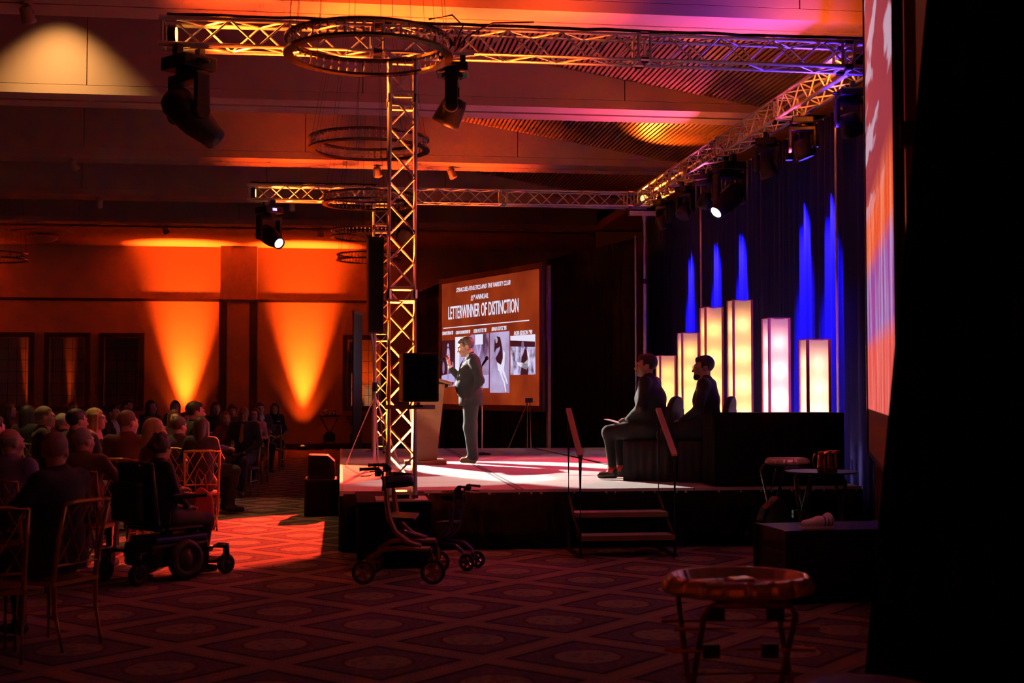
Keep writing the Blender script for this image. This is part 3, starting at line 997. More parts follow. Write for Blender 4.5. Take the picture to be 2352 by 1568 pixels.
# black draped table at the near stage corner
dt = empty('draped_table', (4.62, 13.63, SH), 0, 'black floor length draped table at the near stage corner', 'table')
MB().bbox((-0.70, -0.24, 0.745), (0.70, 0.24, 0.775)).build('table_top', M['cloth_dark'], dt)
for a, b in (((-0.70, -0.25), (0.70, -0.25)), ((0.71, -0.25), (0.71, 0.25)), ((0.70, 0.25), (-0.70, 0.25)), ((-0.71, 0.25), (-0.71, -0.25))):
    drape_sheet(a, b, 0.004, 0.77, 0.14, 0.012, 0.03, 21, rows=3).build('cloth_side', M['cloth_dark'], dt, True)
for sx in (-1, 1):
    for sy in (-1, 1):
        MB().cyl((sx * 0.6, sy * 0.18, 0), (sx * 0.6, sy * 0.18, 0.745), 0.014, n=6).build('leg', M['black_metal'], dt)


# ------------------------------------------------------------------ speakers
def loudspeaker(name, loc, size, label, rz=0.0, group=None, grille=True):
    t = empty(name, loc, rz, label, 'loudspeaker', group)
    w_, d_, h_ = size
    MB().bbox((-w_ / 2, -d_ / 2, 0), (w_ / 2, d_ / 2, h_)).build('cabinet', M['black'], t, bevel=0.012)
    if grille:
        MB().bbox((-w_ / 2 + 0.02, -d_ / 2 - 0.012, 0.03), (w_ / 2 - 0.02, -d_ / 2 + 0.005, h_ - 0.03)).build('grille', M['velvet'], t, bevel=0.006)
    for s in (-1, 1):
        MB().bbox((s * w_ / 2 - 0.004, -0.06, h_ * 0.55), (s * w_ / 2 + 0.004, 0.06, h_ * 0.55 + 0.05)).build('side_handle', M['black_metal'], t)
    return t


loudspeaker('loudspeaker', (0.70, 11.86, 1.52), (0.325, 0.30, 0.44), 'black loudspeaker box mounted on the near truss tower', R(5))
br = empty('speaker_bracket', (0.60, 12.06, 1.49), 0, 'short truss clamp arm under the loudspeaker', 'bracket')
MB().bbox((-0.20, -0.06, -0.04), (0.26, -0.02, 0.0)).build('arm', M['alu'], br)
for x in (-0.155, 0.085):
    MB().torus((x, 0.12, -0.02), 0.036, 0.010, 0, 16, False).build('clamp', M['black_metal'], br, True)
MB().cyl((0.1, -0.18, -0.005), (0.1, -0.18, 0.025), 0.018, n=8).bbox((0.06, -0.2, -0.02), (0.14, -0.04, 0.0)).build('pin', M['black_metal'], br)

ca = empty('column_speaker', (0.45, 17.5, SH), R(6), 'tall slim black column loudspeaker on a pole left of the towers', 'loudspeaker')
MB().prism([(-0.10, 1.78), (0.10, 1.765), (0.10, 3.05), (-0.105, 3.06)], -0.11, 0.11).build('cabinet', M['black'], ca, bevel=0.01)
MB().bbox((-0.088, -0.118, 1.81), (0.088, -0.108, 3.01)).build('grille', M['velvet'], ca)
MB().cyl((0, 0, 0.0), (0, 0, 1.78), 0.018, n=10).build('pole', M['alu'], ca)
MB().cyl((0, 0, 1.0), (0, 0, 1.12), 0.034, n=10).build('clamp', M['black_metal'], ca)
for k in range(3):
    a = R(30 + 120 * k)
    MB().tube([(0, 0, 0.95), (0.42 * math.cos(a), 0.42 * math.sin(a), 0.015)], 0.013, 6).build('leg', M['alu'], ca)
sub = loudspeaker('subwoofer', (-0.24, 17.35, 0), (0.44, 0.55, 0.48), 'black bass speaker cabinet on the floor left of the stage', 0)
t = empty('stage_monitor', (-0.26, 17.35, 0.48), 0, 'black wedge monitor sitting on the bass cabinet', 'loudspeaker')
MB().prism([(-0.16, 0), (0.19, 0), (0.19, 0.22), (0.10, 0.30), (-0.15, 0.31)], -0.24, 0.24).build('cabinet', M['black'], t, bevel=0.01)
MB().bbox((-0.13, -0.252, 0.03), (0.12, -0.24, 0.27)).build('grille', M['velvet'], t)
MB().ell((-0.12, -0.15, 0.315), (0.012, 0.012, 0.008), 8, 6).build('signal_lamp', M['lens_red'], t)

# odd stands between the two towers
bs = empty('banner_stand', (0.30, 24.3, 0), R(78), 'retractable banner seen edge on between wall mirror and towers', 'banner')
MB().bbox((-0.42, -0.09, 0), (0.42, 0.09, 0.10)).build('foot', M['black_metal'], bs)
MB().bbox((-0.40, -0.012, 0.10), (0.40, 0.012, 3.05)).build('panel', M['wood_dark'], bs)
MB().bbox((-0.41, -0.025, 3.03), (0.41, 0.025, 3.08)).build('top_rail', M['bronze'], bs)
la = empty('leaning_pole', (0.60, 20.9, SH), 0, 'thin metal pole leaning beside the rear tower', 'pole')
MB().tube([(0.10, 0.35, 0.012), (-0.13, 0.05, 2.0)], 0.017, 8).build('tube', M['alu'], la)
MB().cyl((0.10, 0.35, 0), (0.097, 0.347, 0.03), 0.024, n=8).build('rubber_tip', M['rubber'], la)

# ------------------------------------------------------------------ people
def nets(f, org, h):
    """naive surface nets of a sampled distance field"""
    s = f < 0
    nx, ny, nz = f.shape
    c = np.zeros((nx - 1, ny - 1, nz - 1, 3))
    n = np.zeros((nx - 1, ny - 1, nz - 1))
    sl = {0: slice(0, -1), 1: slice(1, None)}
    for ax in range(3):
        oth = [a for a in range(3) if a != ax]
        for i in (0, 1):
            for j in (0, 1):
                lo, hi = [None] * 3, [None] * 3
                lo[ax], hi[ax] = sl[0], sl[1]
                lo[oth[0]] = hi[oth[0]] = sl[i]
                lo[oth[1]] = hi[oth[1]] = sl[j]
                a, b = f[tuple(lo)], f[tuple(hi)]
                m = (a < 0) != (b < 0)
                t = np.where(m, a / np.where(m, a - b, 1), 0)
                p = [0, 0, 0]
                c[..., ax] += np.where(m, t, 0)
                c[..., oth[0]] += m * i
                c[..., oth[1]] += m * j
                n += m
    act = n > 0
    idx = -np.ones(act.shape, int)
    idx[act] = np.arange(act.sum())
    g = np.stack(np.nonzero(act), -1)
    v = (g + c[act] / n[act][:, None]) * h + org
    quads = []
    for ax in range(3):
        o1, o2 = [a for a in range(3) if a != ax]
        lo = [slice(1, -1)] * 3
        hi = [slice(1, -1)] * 3
        lo[ax], hi[ax] = slice(0, -1), slice(1, None)
        a, b = s[tuple(lo)], s[tuple(hi)]
        e = np.stack(np.nonzero(a != b), -1)
        if not len(e):
            continue
        flip = a[a != b]
        e = e + np.array([1 if k != ax else 0 for k in range(3)])
        d1 = np.zeros(3, int)
        d1[o1] = 1
        d2 = np.zeros(3, int)
        d2[o2] = 1
        q = np.stack([idx[tuple((e - d1 - d2).T)], idx[tuple((e - d2).T)], idx[tuple(e.T)], idx[tuple((e - d1).T)]], -1)
        if ax == 1:
            flip = ~flip
        q[~flip] = q[~flip][:, ::-1]
        quads.append(q)
    return v, np.concatenate(quads)


def prim_d(P, p):
    if p[0] == 'c':
        a, b, ra, rb = np.array(p[1]), np.array(p[2]), p[3], p[4]
        pa, ba = P - a, b - a
        h = np.clip((pa @ ba) / max(1e-9, ba @ ba), 0, 1)
        return np.linalg.norm(pa - h[..., None] * ba, axis=-1) - (ra + (rb - ra) * h)
    q = P - np.array(p[1])
    if len(p) > 4 and p[4] is not None:
        q = q @ np.array(p[4])
    r = np.array(p[2])
    k0 = np.linalg.norm(q / r, axis=-1)
    k1 = np.linalg.norm(q / (r * r), axis=-1) + 1e-9
    return k0 * (k0 - 1) / k1


def tag_of(p):
    return p[5] if p[0] == 'c' else p[3]


def field(prims, h, k, post=None, pad=0.03):
    lo, hi = np.full(3, 1e9), np.full(3, -1e9)
    for p in prims:
        if p[0] == 'c':
            for q, r in ((p[1], p[3]), (p[2], p[4])):
                lo = np.minimum(lo, np.array(q) - r)
                hi = np.maximum(hi, np.array(q) + r)
        else:
            r = np.array(p[2]) if len(p) <= 4 or p[4] is None else np.full(3, max(p[2]))
            lo = np.minimum(lo, np.array(p[1]) - r)
            hi = np.maximum(hi, np.array(p[1]) + r)
    lo -= pad
    hi += pad
    n = np.ceil((hi - lo) / h).astype(int) + 1
    P = np.stack(np.meshgrid(*[lo[a] + h * np.arange(n[a]) for a in range(3)], indexing='ij'), -1)
    f = None
    for p in prims:
        d = prim_d(P, p)
        if f is None:
            f = d
        else:
            t = np.clip(0.5 + 0.5 * (d - f) / k, 0, 1)
            f = d * (1 - t) + f * t - k * t * (1 - t)
    if post is not None:
        f = post(P, f)
    return nets(f, lo, h)


def net_tagged(prims, h, k, paint=None, post=None):
    v, q = field(prims, h, k, post)
    c = v[q].mean(1)
    ds = np.stack([prim_d(c, p) for p in prims], -1)
    tg = np.array([tag_of(p) for p in prims])[ds.argmin(-1)]
    if paint:
        for fn, ti in paint:
            tg = np.where(fn(c, tg), ti, tg)
    return v, q, tg


def hand_prims(w, d, nrm, s=1.0, curl=0.3, side=1, tag_=0):
    """palm and five separate bent fingers; w wrist, d hand direction, nrm palm normal (the side fingers bend to)"""
    w, d = Vector(w), Vector(d).normalized()
    nrm = Vector(nrm)
    nrm = (nrm - d * nrm.dot(d)).normalized()
    sd = d.cross(nrm) * side
    out = []
    for o in (-0.026, -0.009, 0.009, 0.026):
        out.append(('c', tuple(w + sd * o * 0.5 * s), tuple(w + d * 0.085 * s + sd * o * s), 0.014 * s, 0.012 * s, tag_))
    for o, ln in ((-0.029, 0.062), (-0.010, 0.078), (0.010, 0.084), (0.030, 0.074)):
        p0 = w + d * 0.088 * s + sd * o * s
        a1 = curl
        p1 = p0 + (d * math.cos(a1) + nrm * math.sin(a1) + sd * o * 1.5) * (ln * 0.5 * s)
        a2 = curl * 2.2
        p2 = p1 + (d * math.cos(a2) + nrm * math.sin(a2)) * (ln * 0.5 * s)
        out.append(('c', tuple(p0), tuple(p1), 0.0092 * s, 0.0086 * s, tag_))
        out.append(('c', tuple(p1), tuple(p2), 0.0086 * s, 0.0070 * s, tag_))
    t0 = w + d * 0.030 * s + sd * 0.026 * s
    t1 = t0 + (d * 0.5 + sd * 0.8 + nrm * 0.25) * (0.042 * s)
    t2 = t1 + (d * 0.85 + sd * 0.3 + nrm * 0.25) * (0.034 * s)
    out.append(('c', tuple(t0), tuple(t1), 0.0125 * s, 0.0100 * s, tag_))
    out.append(('c', tuple(t1), tuple(t2), 0.0098 * s, 0.0080 * s, tag_))
    return out


HEAD = [('e', (0, .020, .035), (.077, .098, .092)), ('e', (0, -.030, -.020), (.063, .068, .095)), ('e', (0, -.035, -.075), (.051, .055, .042)),
        ('e', (0, -.078, -.094), (.021, .019, .018)), ('e', (.036, -.062, -.022), (.028, .030, .030)), ('e', (-.036, -.062, -.022), (.028, .030, .030)),
        ('c', (0, -.092, .012), (0, -.117, -.026), .0085, .0135), ('e', (0, -.083, .034), (.048, .020, .011)),
        ('e', (.078, .014, -.006), (.011, .024, .033)), ('e', (-.078, .014, -.006), (.011, .024, .033)), ('e', (0, -.092, -.060), (.023, .012, .011))]

SKIN, TOP, LEG, SHOE, SHIRT, EYE, LIP = range(7)
CLOTH = {}


def cloth(c, r=0.85):
    key = ('c', c, r)
    if key not in CLOTH:
        CLOTH[key] = mat('clothing', c, r, sheen=0.1, bump=(14, 0.25))
    return CLOTH[key]


def skin(c):
    key = ('s', c)
    if key not in CLOTH:
        CLOTH[key] = mat('skin', c, 0.5)
    return CLOTH[key]


def hairm(c):
    key = ('h', c)
    if key not in CLOTH:
        m = mat('hair', c, 0.5)
        nt = m.node_tree
        tc = nt.nodes.new('ShaderNodeTexCoord')
        mp = nt.nodes.new('ShaderNodeMapping')
        mp.inputs['Scale'].default_value = (130, 130, 14)
        nz = nt.nodes.new('ShaderNodeTexNoise')
        nz.inputs['Scale'].default_value = 1
        bp = nt.nodes.new('ShaderNodeBump')
        bp.inputs['Strength'].default_value = 0.6
        bp.inputs['Distance'].default_value = 0.006
        nt.links.new(tc.outputs['Object'], mp.inputs[0])
        nt.links.new(mp.outputs[0], nz.inputs['Vector'])
        nt.links.new(nz.outputs[0], bp.inputs['Height'])
        nt.links.new(bp.outputs[0], nt.nodes['Principled BSDF'].inputs['Normal'])
        CLOTH[key] = m
    return CLOTH[key]


M['eye'] = mat('eye_dark', (0.03, 0.02, 0.02), 0.2)
SK_A, SK_B, SK_C = (0.62, 0.36, 0.24), (0.50, 0.26, 0.16), (0.17, 0.075, 0.04)


def head_parts(hc, yaw, pitch, roll=0.0, s=1.0):
    Rm = Matrix.Rotation(yaw, 3, 'Z') @ Matrix.Rotation(roll, 3, 'Y') @ Matrix.Rotation(pitch, 3, 'X')
    A = np.array(Rm)
    hc = np.array(hc)

    def W(p):
        return tuple(hc + s * (A @ np.array(p)))
    return A, hc, W


def to_mesh(name, chunks, mats):
    vs, qs, ts, n = [], [], [], 0
    for v, q, t in chunks:
        vs.append(v)
        qs.append(q + n)
        ts.append(t)
        n += len(v)
    v, q, t = np.concatenate(vs), np.concatenate(qs), np.concatenate(ts)
    me = bpy.data.meshes.new(name)
    me.vertices.add(len(v))
    me.vertices.foreach_set('co', v.astype(np.float32).ravel())
    me.loops.add(q.size)
    me.loops.foreach_set('vertex_index', q.astype(np.int32).ravel())
    me.polygons.add(len(q))
    me.polygons.foreach_set('loop_start', np.arange(0, q.size, 4, dtype=np.int32))
    me.polygons.foreach_set('loop_total', np.full(len(q), 4, dtype=np.int32))
    me.update(calc_edges=True)
    for m in mats:
        me.materials.append(m)
    me.polygons.foreach_set('material_index', t.astype(np.int32))
    me.polygons.foreach_set('use_smooth', np.ones(len(q), bool))
    me.validate()
    me.update()
    return me


def hair_net(style, A, hc, s, h):
    inv = A.T
    c = [('e', (0, .024, .044), (.085, .106, .096), 0)]
    if style in ('long', 'bob', 'wavy'):
        zl = {'long': -.25, 'bob': -.10, 'wavy': -.18}[style]
        c += [('c', (0, .060, .0), (0, .085, zl), .080, .060, 0)]
        for q in (-1, 1):
            c += [('c', (q * .062, .01, .04), (q * .072, .03, zl), .038, .034, 0), ('c', (q * .070, -.03, .045), (q * .078, -.015, zl * .8), .024, .022, 0)]
    if style == 'curly':
        rr = random.Random(3)
        c = [('e', (0, .03, .045), (.10, .11, .10), 0)]
        for k in range(22):
            a, b = rr.uniform(0, 6.28), rr.uniform(-.5, 1.4)
            c.append(('e', (.095 * math.cos(a) * math.cos(b), .03 + .105 * math.sin(a) * math.cos(b), .045 + .10 * math.sin(b)), (.026, .026, .026), 0))
    if style == 'full':
        c += [('e', (0, -.022, .098), (.064, .056, .036), 0), ('e', (0, .035, .055), (.085, .102, .093), 0), ('e', (.02, -.045, .105), (.04, .034, .026), 0)]

    def post(P, f):
        Q = (P - hc) @ A / s
        x, y, z = Q[..., 0], Q[..., 1], Q[..., 2]
        if style in ('long', 'bob', 'wavy'):
            cut = np.maximum(-(y + .052) * 1.0, -(z - .068 + (np.abs(x) * .35)))   # keep behind the face or above the brow
            cut = np.minimum(-(y + .045), z - .075)
            keep = np.maximum(y + .048 - 0.2 * np.maximum(0, np.abs(x) - .055), (z - .072))
            return np.maximum(f, -keep * s)
        if style == 'rim':
            keep = np.minimum(np.minimum(y + .0, .055 - z), z - (-.055))
            return np.maximum(f, -keep * s)
        if style == 'curly':
            keep = np.maximum(y + .035, z - .06)
            return np.maximum(f, -keep * s)
        top = z - (.072 if style == 'full' else .080) - .10 * np.maximum(0, .02 - y) * (np.abs(x) > .05)
        side = np.minimum(y + .030, z + .010)
        back = np.minimum(y - .040, z + .072)
        ear = np.maximum(np.maximum(np.abs(y - .016) - .028, z - .024), .055 - np.abs(x))
        keep = np.maximum(top, np.maximum(np.minimum(side, ear), back))
        return np.maximum(f, -keep * s)
    pr = []
    for p in c:
        if p[0] == 'c':
            pr.append(('c', tuple(hc + s * (A @ np.array(p[1]))), tuple(hc + s * (A @ np.array(p[2]))), p[3] * s, p[4] * s, 0))
        else:
            pr.append(('e', tuple(hc + s * (A @ np.array(p[1]))), tuple(s * r for r in p[2]), 0, A))
    v, q = field(pr, h, 0.02, post)
    return v, q, np.zeros(len(q), int)


def make_person(name, loc, rz, label, body, hc, hands, mats, hair=None, hair_c=(0.05, 0.03, 0.02), head_yaw=0.0, head_pitch=0.0, head_roll=0.0,
                neck_to=None, scale=1.0, res=0.022, hres=0.0075, paint=None, collar=None, hs=1.0, group=None, extra_head=None, kbody=0.05):
    A, hcn, W = head_parts(hc, head_yaw, head_pitch, head_roll, hs)
    hp = []
    for p in HEAD + (extra_head or []):
        if p[0] == 'c':
            hp.append(('c', W(p[1]), W(p[2]), p[3] * hs, p[4] * hs, SKIN))
        else:
            hp.append(('e', W(p[1]), tuple(r * hs for r in p[2]), SKIN, A))
    hp.append(('c', W((0, .025, -.05)), tuple(neck_to), .056 * hs, .064 * hs, SKIN))
    eyes = [np.array(W((q * .030, -.094, .014))) for q in (-1, 1)]
    lip = np.array(W((0, -.104, -.060)))

    def is_eye(c, t):
        return (np.linalg.norm(c - eyes[0], axis=-1) < .0085 * hs) | (np.linalg.norm(c - eyes[1], axis=-1) < .0085 * hs)

    def is_lip(c, t):
        return np.linalg.norm((c - lip) * np.array([.55, .9, 1.5]), axis=-1) < .0125 * hs

    def sock(P, f):
        for q in (-1, 1):
            d = prim_d(P, ('e', W((q * .031, -.104, .013)), (.016 * hs, .012 * hs, .008 * hs), 0, A))
            f = np.maximum(f, -d)
        return f
    chunks = [net_tagged(body, res, kbody, paint)]
    chunks.append(net_tagged(hp, hres, 0.02, [(is_lip, LIP), (is_eye, EYE)], sock))
    for hd in hands:
        chunks.append(net_tagged(hd, 0.0065 if res < 0.02 else 0.008, 0.010))
    me = to_mesh('person', chunks, mats)
    o = bpy.data.objects.new(name, me)
    col.objects.link(o)
    o.location = loc
    o.rotation_euler = (0, 0, rz)
    o.scale = (scale,) * 3
    tag(o, label, 'person', group)
    if hair:
        hm = to_mesh('hair', [hair_net(hair, A, hcn, hs, hres * 1.1)], [hairm(hair_c)])
        obj('hair', hm, o)
    return o, W, A


def mats_for(sk, top, leg, shoe=(0.02, 0.015, 0.012), shirt=(0.7, 0.68, 0.66)):
    return [skin(sk), cloth(top), cloth(leg), cloth(shoe, 0.35), cloth(shirt), M['eye'], skin((sk[0] * 0.85, sk[1] * 0.5, sk[2] * 0.5))]


def shirt_v(zc, zb, w0, ybase=-.02):
    """open jacket front: V of shirt between the lapels"""
    def fn(c, t):
        zz = (c[:, 2] - zb) / (zc - zb)
        return (t == TOP) & (zz > 0) & (zz < 1.2) & (np.abs(c[:, 0]) < w0 * np.clip(zz, 0, 1)) & (c[:, 1] < ybase)
    return fn


def seated_body(woman=False, arms='lap', lean=0.0, fat=1.0, knees=0.52, bare=False, skirt=False):
    sw = 0.155 if woman else 0.185
    f = fat
    ly = -lean
    top = TOP
    b = [('e', (0, .06, .565), (.18 * f, .15 * f, .11), LEG), ('e', (0, .075 + ly * .3, .70), (.155 * f, .125 * f, .16), top),
         ('e', (0, .07 + ly * .6, .88), (.165 * f, .125 * f, .17), top), ('e', (0, .085 + ly, 1.01), (.165 if woman else .19, .105, .11), SKIN if bare else top),
         ('c', (-sw + .02, .085 + ly, 1.06), (sw - .02, .085 + ly, 1.06), .062, .062, SKIN if bare else top),
         ('c', (0, .085 + ly, 1.04), (0, .070 + ly, 1.115), .085, .066, SKIN if bare else top)]
    if woman:
        b += [('e', (q * .075, -.03 + ly * .8, .935), (.07, .06, .065), top) for q in (-1, 1)]
    for q in (-1, 1):
        kx = q * (.10 if woman else .14)
        b += [('c', (q * .095, .04, .56), (kx, -.40, knees), .098 * f, .074, LEG), ('c', (kx, -.40, knees - .01), (kx * .95, -.36, .12), .066, .046, SKIN if skirt else LEG),
              ('c', (kx * .95, -.34, .055), (kx, -.50, .045), .045, .038, SHOE)]
    hands = []
    at = SKIN if bare else top
    for q in (-1, 1):
        sh = Vector((q * sw, .085 + ly, 1.055))
        if arms == 'lap':
            el, wr = Vector((q * (sw + .075), .04 + ly * .5, .80)), Vector((q * .10, -.19, .665))
            hd, nn = Vector((-q * .6, -.8, -.1)), Vector((0, -.1, -1))
        elif arms == 'table':
            el, wr = Vector((q * (sw + .09), -.06 + ly, .83)), Vector((q * .12, -.31, .80))
            hd, nn = Vector((-q * .7, -.7, 0)), Vector((0, 0, -1))
        elif arms == 'crossed':
            el, wr = Vector((q * (sw + .06), -.0 + ly, .84)), Vector((-q * .05, -.17 - .03 * q, .80))
            hd, nn = Vector((-q, -.1, .1)), Vector((0, .5, -.6))
        elif arms == 'chin':
            if q > 0:
                el, wr = Vector((q * (sw + .05), -.12 + ly, .84)), Vector((q * .07, -.11 + ly, 1.02))
                hd, nn = Vector((-.3, .1, 1)), Vector((-.5, .8, 0))
            else:
                el, wr = Vector((q * (sw + .08), -.04 + ly, .83)), Vector((q * .08, -.29, .80))
                hd, nn = Vector((-q * .7, -.7, 0)), Vector((0, 0, -1))
        elif arms == 'wide':
            el, wr = Vector((q * (sw + .16), -.02 + ly, .84)), Vector((q * .24, -.22, .72))
            hd, nn = Vector((-q * .4, -.9, -.1)), Vector((0, -.1, -1))
        b += [('c', tuple(sh), tuple(el), .060 if not woman else .048, .048 if not woman else .038, at), ('c', tuple(el), tuple(wr), .047 if not woman else .038, .034 if not woman else .027, at)]
        hands.append([('c', tuple(wr - hd.normalized() * .03), tuple(wr + hd.normalized() * .01), .026, .022, SKIN)] + hand_prims(wr, hd, nn, 0.95, 0.35, q))
    return b, hands


def seated(px_loc, rz, label, sk=SK_A, top=(0.02, 0.02, 0.025), leg=(0.02, 0.02, 0.022), hair='short', hair_c=(0.05, 0.03, 0.02), woman=False, arms='lap', scale=1.0,
           hy=0.0, hp=0.0, lean=0.0, fat=1.0, bare=False, skirt=False, shirt=None, tie=None, res=0.024, hres=0.009, group='seated dinner guests', z=0.0, name='person', shoe=(0.02, 0.015, 0.012), roll=0.0, extra_head=None):
    body, hands = seated_body(woman, arms, lean, fat, bare=bare, skirt=skirt)
    ly = -lean
    hc = (0, .045 + ly * 1.15, 1.235)
    paint = []
    if shirt:
        paint.append((shirt_v(1.12, .80, .085, .03 + ly), SHIRT))
    o, W, A = make_person(name, (px_loc[0], px_loc[1], z), rz, label, body, hc, hands, mats_for(sk, top, leg, shoe, shirt or (0.6, 0.6, 0.6)), hair, hair_c, hy, hp, roll,
                          (0, .07 + ly, 1.08), scale, res, hres, paint, group=group, hs=0.97, extra_head=extra_head)
    if shirt:
        cb = MB().torus((0, .055 + ly, 1.125), .064, .012, .035, 20)
        cb.build('collar', cloth(shirt), o, True)
    if tie:
        tb = MB()
        y0 = -.045 + ly * .9
        tb.add([(-.016, y0 + .035, 1.10), (.016, y0 + .035, 1.10), (.034, y0 - .032, .84), (0, y0 - .034, .80), (-.034, y0 - .032, .84),
                (-.016, y0 + .045, 1.10), (.016, y0 + .045, 1.10), (.034, y0 - .02, .84), (0, y0 - .02, .80), (-.034, y0 - .02, .84)],
               [(0, 1, 2, 3, 4), (9, 8, 7, 6, 5), (0, 5, 6, 1), (1, 6, 7, 2), (2, 7, 8, 3), (3, 8, 9, 4), (4, 9, 5, 0)])
        tb.build('tie', cloth(tie), o)
    return o, W, A


# ---- the speaker
def speaker_man():
    b = []
    for q in (-1, 1):
        dx = .012 if q > 0 else -.0
        b += [('c', (q * .085, .01, .90), (q * .095, -.005 + .03 * (q < 0), .50), .118, .092, LEG), ('c', (q * .095, -.005 + .03 * (q < 0), .50), (q * .10, .03 + .03 * (q < 0), .10), .092, .072, LEG),
              ('c', (q * .10, .05 + .03 * (q < 0), .045), (q * .105, -.12 + .03 * (q < 0), .040), .043, .036, SHOE), ('c', (q * .10, .03 + .03 * (q < 0), .09), (q * .10, .0 + .03 * (q < 0), .08), .052, .045, SHOE)]
    b += [('e', (0, .01, .93), (.17, .15, .13), LEG),
          ('e', (0, .02, .95), (.195, .175, .13), TOP), ('e', (0, -.03, 1.08), (.185, .18, .17), TOP), ('e', (0, .0, 1.25), (.190, .165, .19), TOP),
          ('e', (0, .045, 1.37), (.185, .110, .12), TOP), ('c', (-.15, .03, 1.435), (.15, .03, 1.435), .068, .068, TOP),
          ('c', (0, .035, 1.44), (0, .0, 1.515), .088, .066, TOP)]
    # left arm (towards the camera): hand in trouser pocket
    b += [('c', (.195, .035, 1.415), (.245, .115, 1.15), .072, .060, TOP), ('c', (.245, .115, 1.15), (.205, -.03, .945), .058, .050, TOP)]
    # right arm raised to the microphone
    b += [('c', (-.195, .02, 1.415), (-.235, -.10, 1.17), .068, .056, TOP), ('c', (-.235, -.10, 1.17), (-.205, -.245, 1.315), .055, .044, TOP)]
    wr = Vector((-.203, -.262, 1.345))
    hd = Vector((.0, -.30, 1.0))
    cuff = [('c', (-.205, -.247, 1.32), (-.203, -.26, 1.342), .037, .035, SHIRT)]
    h1 = [('c', tuple(wr - hd.normalized() * .02), tuple(wr + hd.normalized() * .01), .026, .022, SKIN)] + hand_prims(wr, hd, (0.15, 0.6, 0.25), 1.05, 0.18, 1)
    w2 = Vector((.190, -.055, .930))
    d2 = Vector((-.55, -.2, -.85))
    h2 = [('c', tuple(w2 - d2.normalized() * .02), tuple(w2), .028, .025, SKIN)] + hand_prims(w2, d2, (-1, 0, 0), 0.8, 0.45, 1)

    def front(c, t):
        zz = (c[:, 2] - 1.00) / .50
        return (t == TOP) & (zz > 0) & (zz < 1.2) & (np.abs(c[:, 0]) < .075 * np.clip(zz, 0, 1)) & (c[:, 1] < -.02)
    o, W, A = make_person('person', (1.80, 18.30, SH), R(-90), 'standing man in a dark suit speaking at the wooden lectern, one hand in pocket', b, (0, -.065, 1.62), [cuff, h1, h2],
                          mats_for((0.66, 0.36, 0.22), (0.015, 0.0145, 0.0145), (0.0145, 0.0140, 0.0140), (0.24, 0.10, 0.035), (0.80, 0.78, 0.76)), 'full', (0.17, 0.125, 0.075), 0.0, R(16), 0.0,
                          (0, .012, 1.47), 1.0, 0.013, 0.005, [(front, SHIRT)], kbody=0.045, hs=1.02)
    MB().torus((0, .003, 1.505), .064, .012, .045, 24, rot=Matrix.Rotation(R(14), 3, 'X')).build('collar', cloth((0.80, 0.78, 0.76)), o, True)
    tb = MB()
    pts = [(-.088, 1.47, .018), (-.125, 1.38, .024), (-.158, 1.25, .030), (-.192, 1.12, .036), (-.200, 1.03, .036), (-.196, .99, .004)]
    n = len(pts)
    for yo in (0.0, 0.008):
        for y, z, w_ in pts:
            tb.v += [(-w_, y + yo, z), (w_, y + yo, z)]
    for k in range(n - 1):
        a = 2 * k
        tb.f += [(a, a + 1, a + 3, a + 2), (2 * n + a + 2, 2 * n + a + 3, 2 * n + a + 1, 2 * n + a), (a, a + 2, 2 * n + a + 2, 2 * n + a), (a + 1, 2 * n + a + 1, 2 * n + a + 3, a + 3)]
    tb.mi = [0] * len(tb.f)
    tb.build('tie', cloth((0.55, 0.16, 0.12)), o, True)
    # jacket tail and lapel
    lp = MB()
    lp.tube([(.05, -.085, 1.47), (.085, -.142, 1.36), (.07, -.172, 1.22), (.03, -.196, 1.10)], [.006, .012, .012, .006], 8)
    lp.build('lapel', cloth((0.018, 0.0175, 0.0175)), o, True)
    MB().box((.095, -.152, 1.37), (.012, .006, .012)).build('lapel_pin', cloth((0.6, 0.08, 0.05)), o)
    hm_ = MB().lathe([(.186, .80), (.194, .86), (.192, .93), (.17, .99)], 28)
    hm_.v = [(x * 1.05, y * .93 + .02, z) for x, y, z in hm_.v]
    hm_.build('jacket_hem', cloth((0.015, 0.0145, 0.0145)), o, True)
    return o


speaker_man()


# ---- two men seated on stage in draped chairs
def draped_chair(loc, rz, label):
    t = empty('draped_chair', loc, rz, label, 'chair', 'cloth covered chairs on the stage')
    # sitter faces local -Y; back at +Y
    n = 24
    b = MB()
    outl = []
    for k in range(n + 1):
        a = math.pi * k / n
        outl.append((0.235 * math.cos(a) * (1.0), 0.72 + 0.23 * math.sin(a) ** 0.7))
    poly = [(0.235, 0.40)] + outl + [(-0.235, 0.40)]
    bb = MB().prism(poly, 0.0, 0.07)
    for i, v in enumerate(bb.v):
        bb.v[i] = (v[0], v[1] + 0.22 + (v[2] - 0.4) * 0.16, v[2])
    bb.build('back', cloth((0.012, 0.006, 0.010)), t, bevel=0.02)
    MB().bbox((-0.23, -0.20, 0.38), (0.23, 0.26, 0.455)).build('seat', cloth((0.012, 0.006, 0.010)), t, bevel=0.02)
    for a0, a1 in (((-0.24, -0.21), (0.24, -0.21)), ((0.245, -0.21), (0.26, 0.33)), ((0.26, 0.335), (-0.26, 0.335)), ((-0.26, 0.33), (-0.245, -0.21))):
        drape_sheet(a0, a1, 0.004, 0.44, 0.10, 0.012, 0.02, 31, rows=3).build('skirt', cloth((0.012, 0.006, 0.010)), t, True)
    rear = drape_sheet((0.25, 0.345), (-0.25, 0.345), 0.3, 0.80, 0.14, 0.010, 0.025, 32, rows=4)
    rear.build('rear_drop', cloth((0.012, 0.006, 0.010)), t, True)
    return t


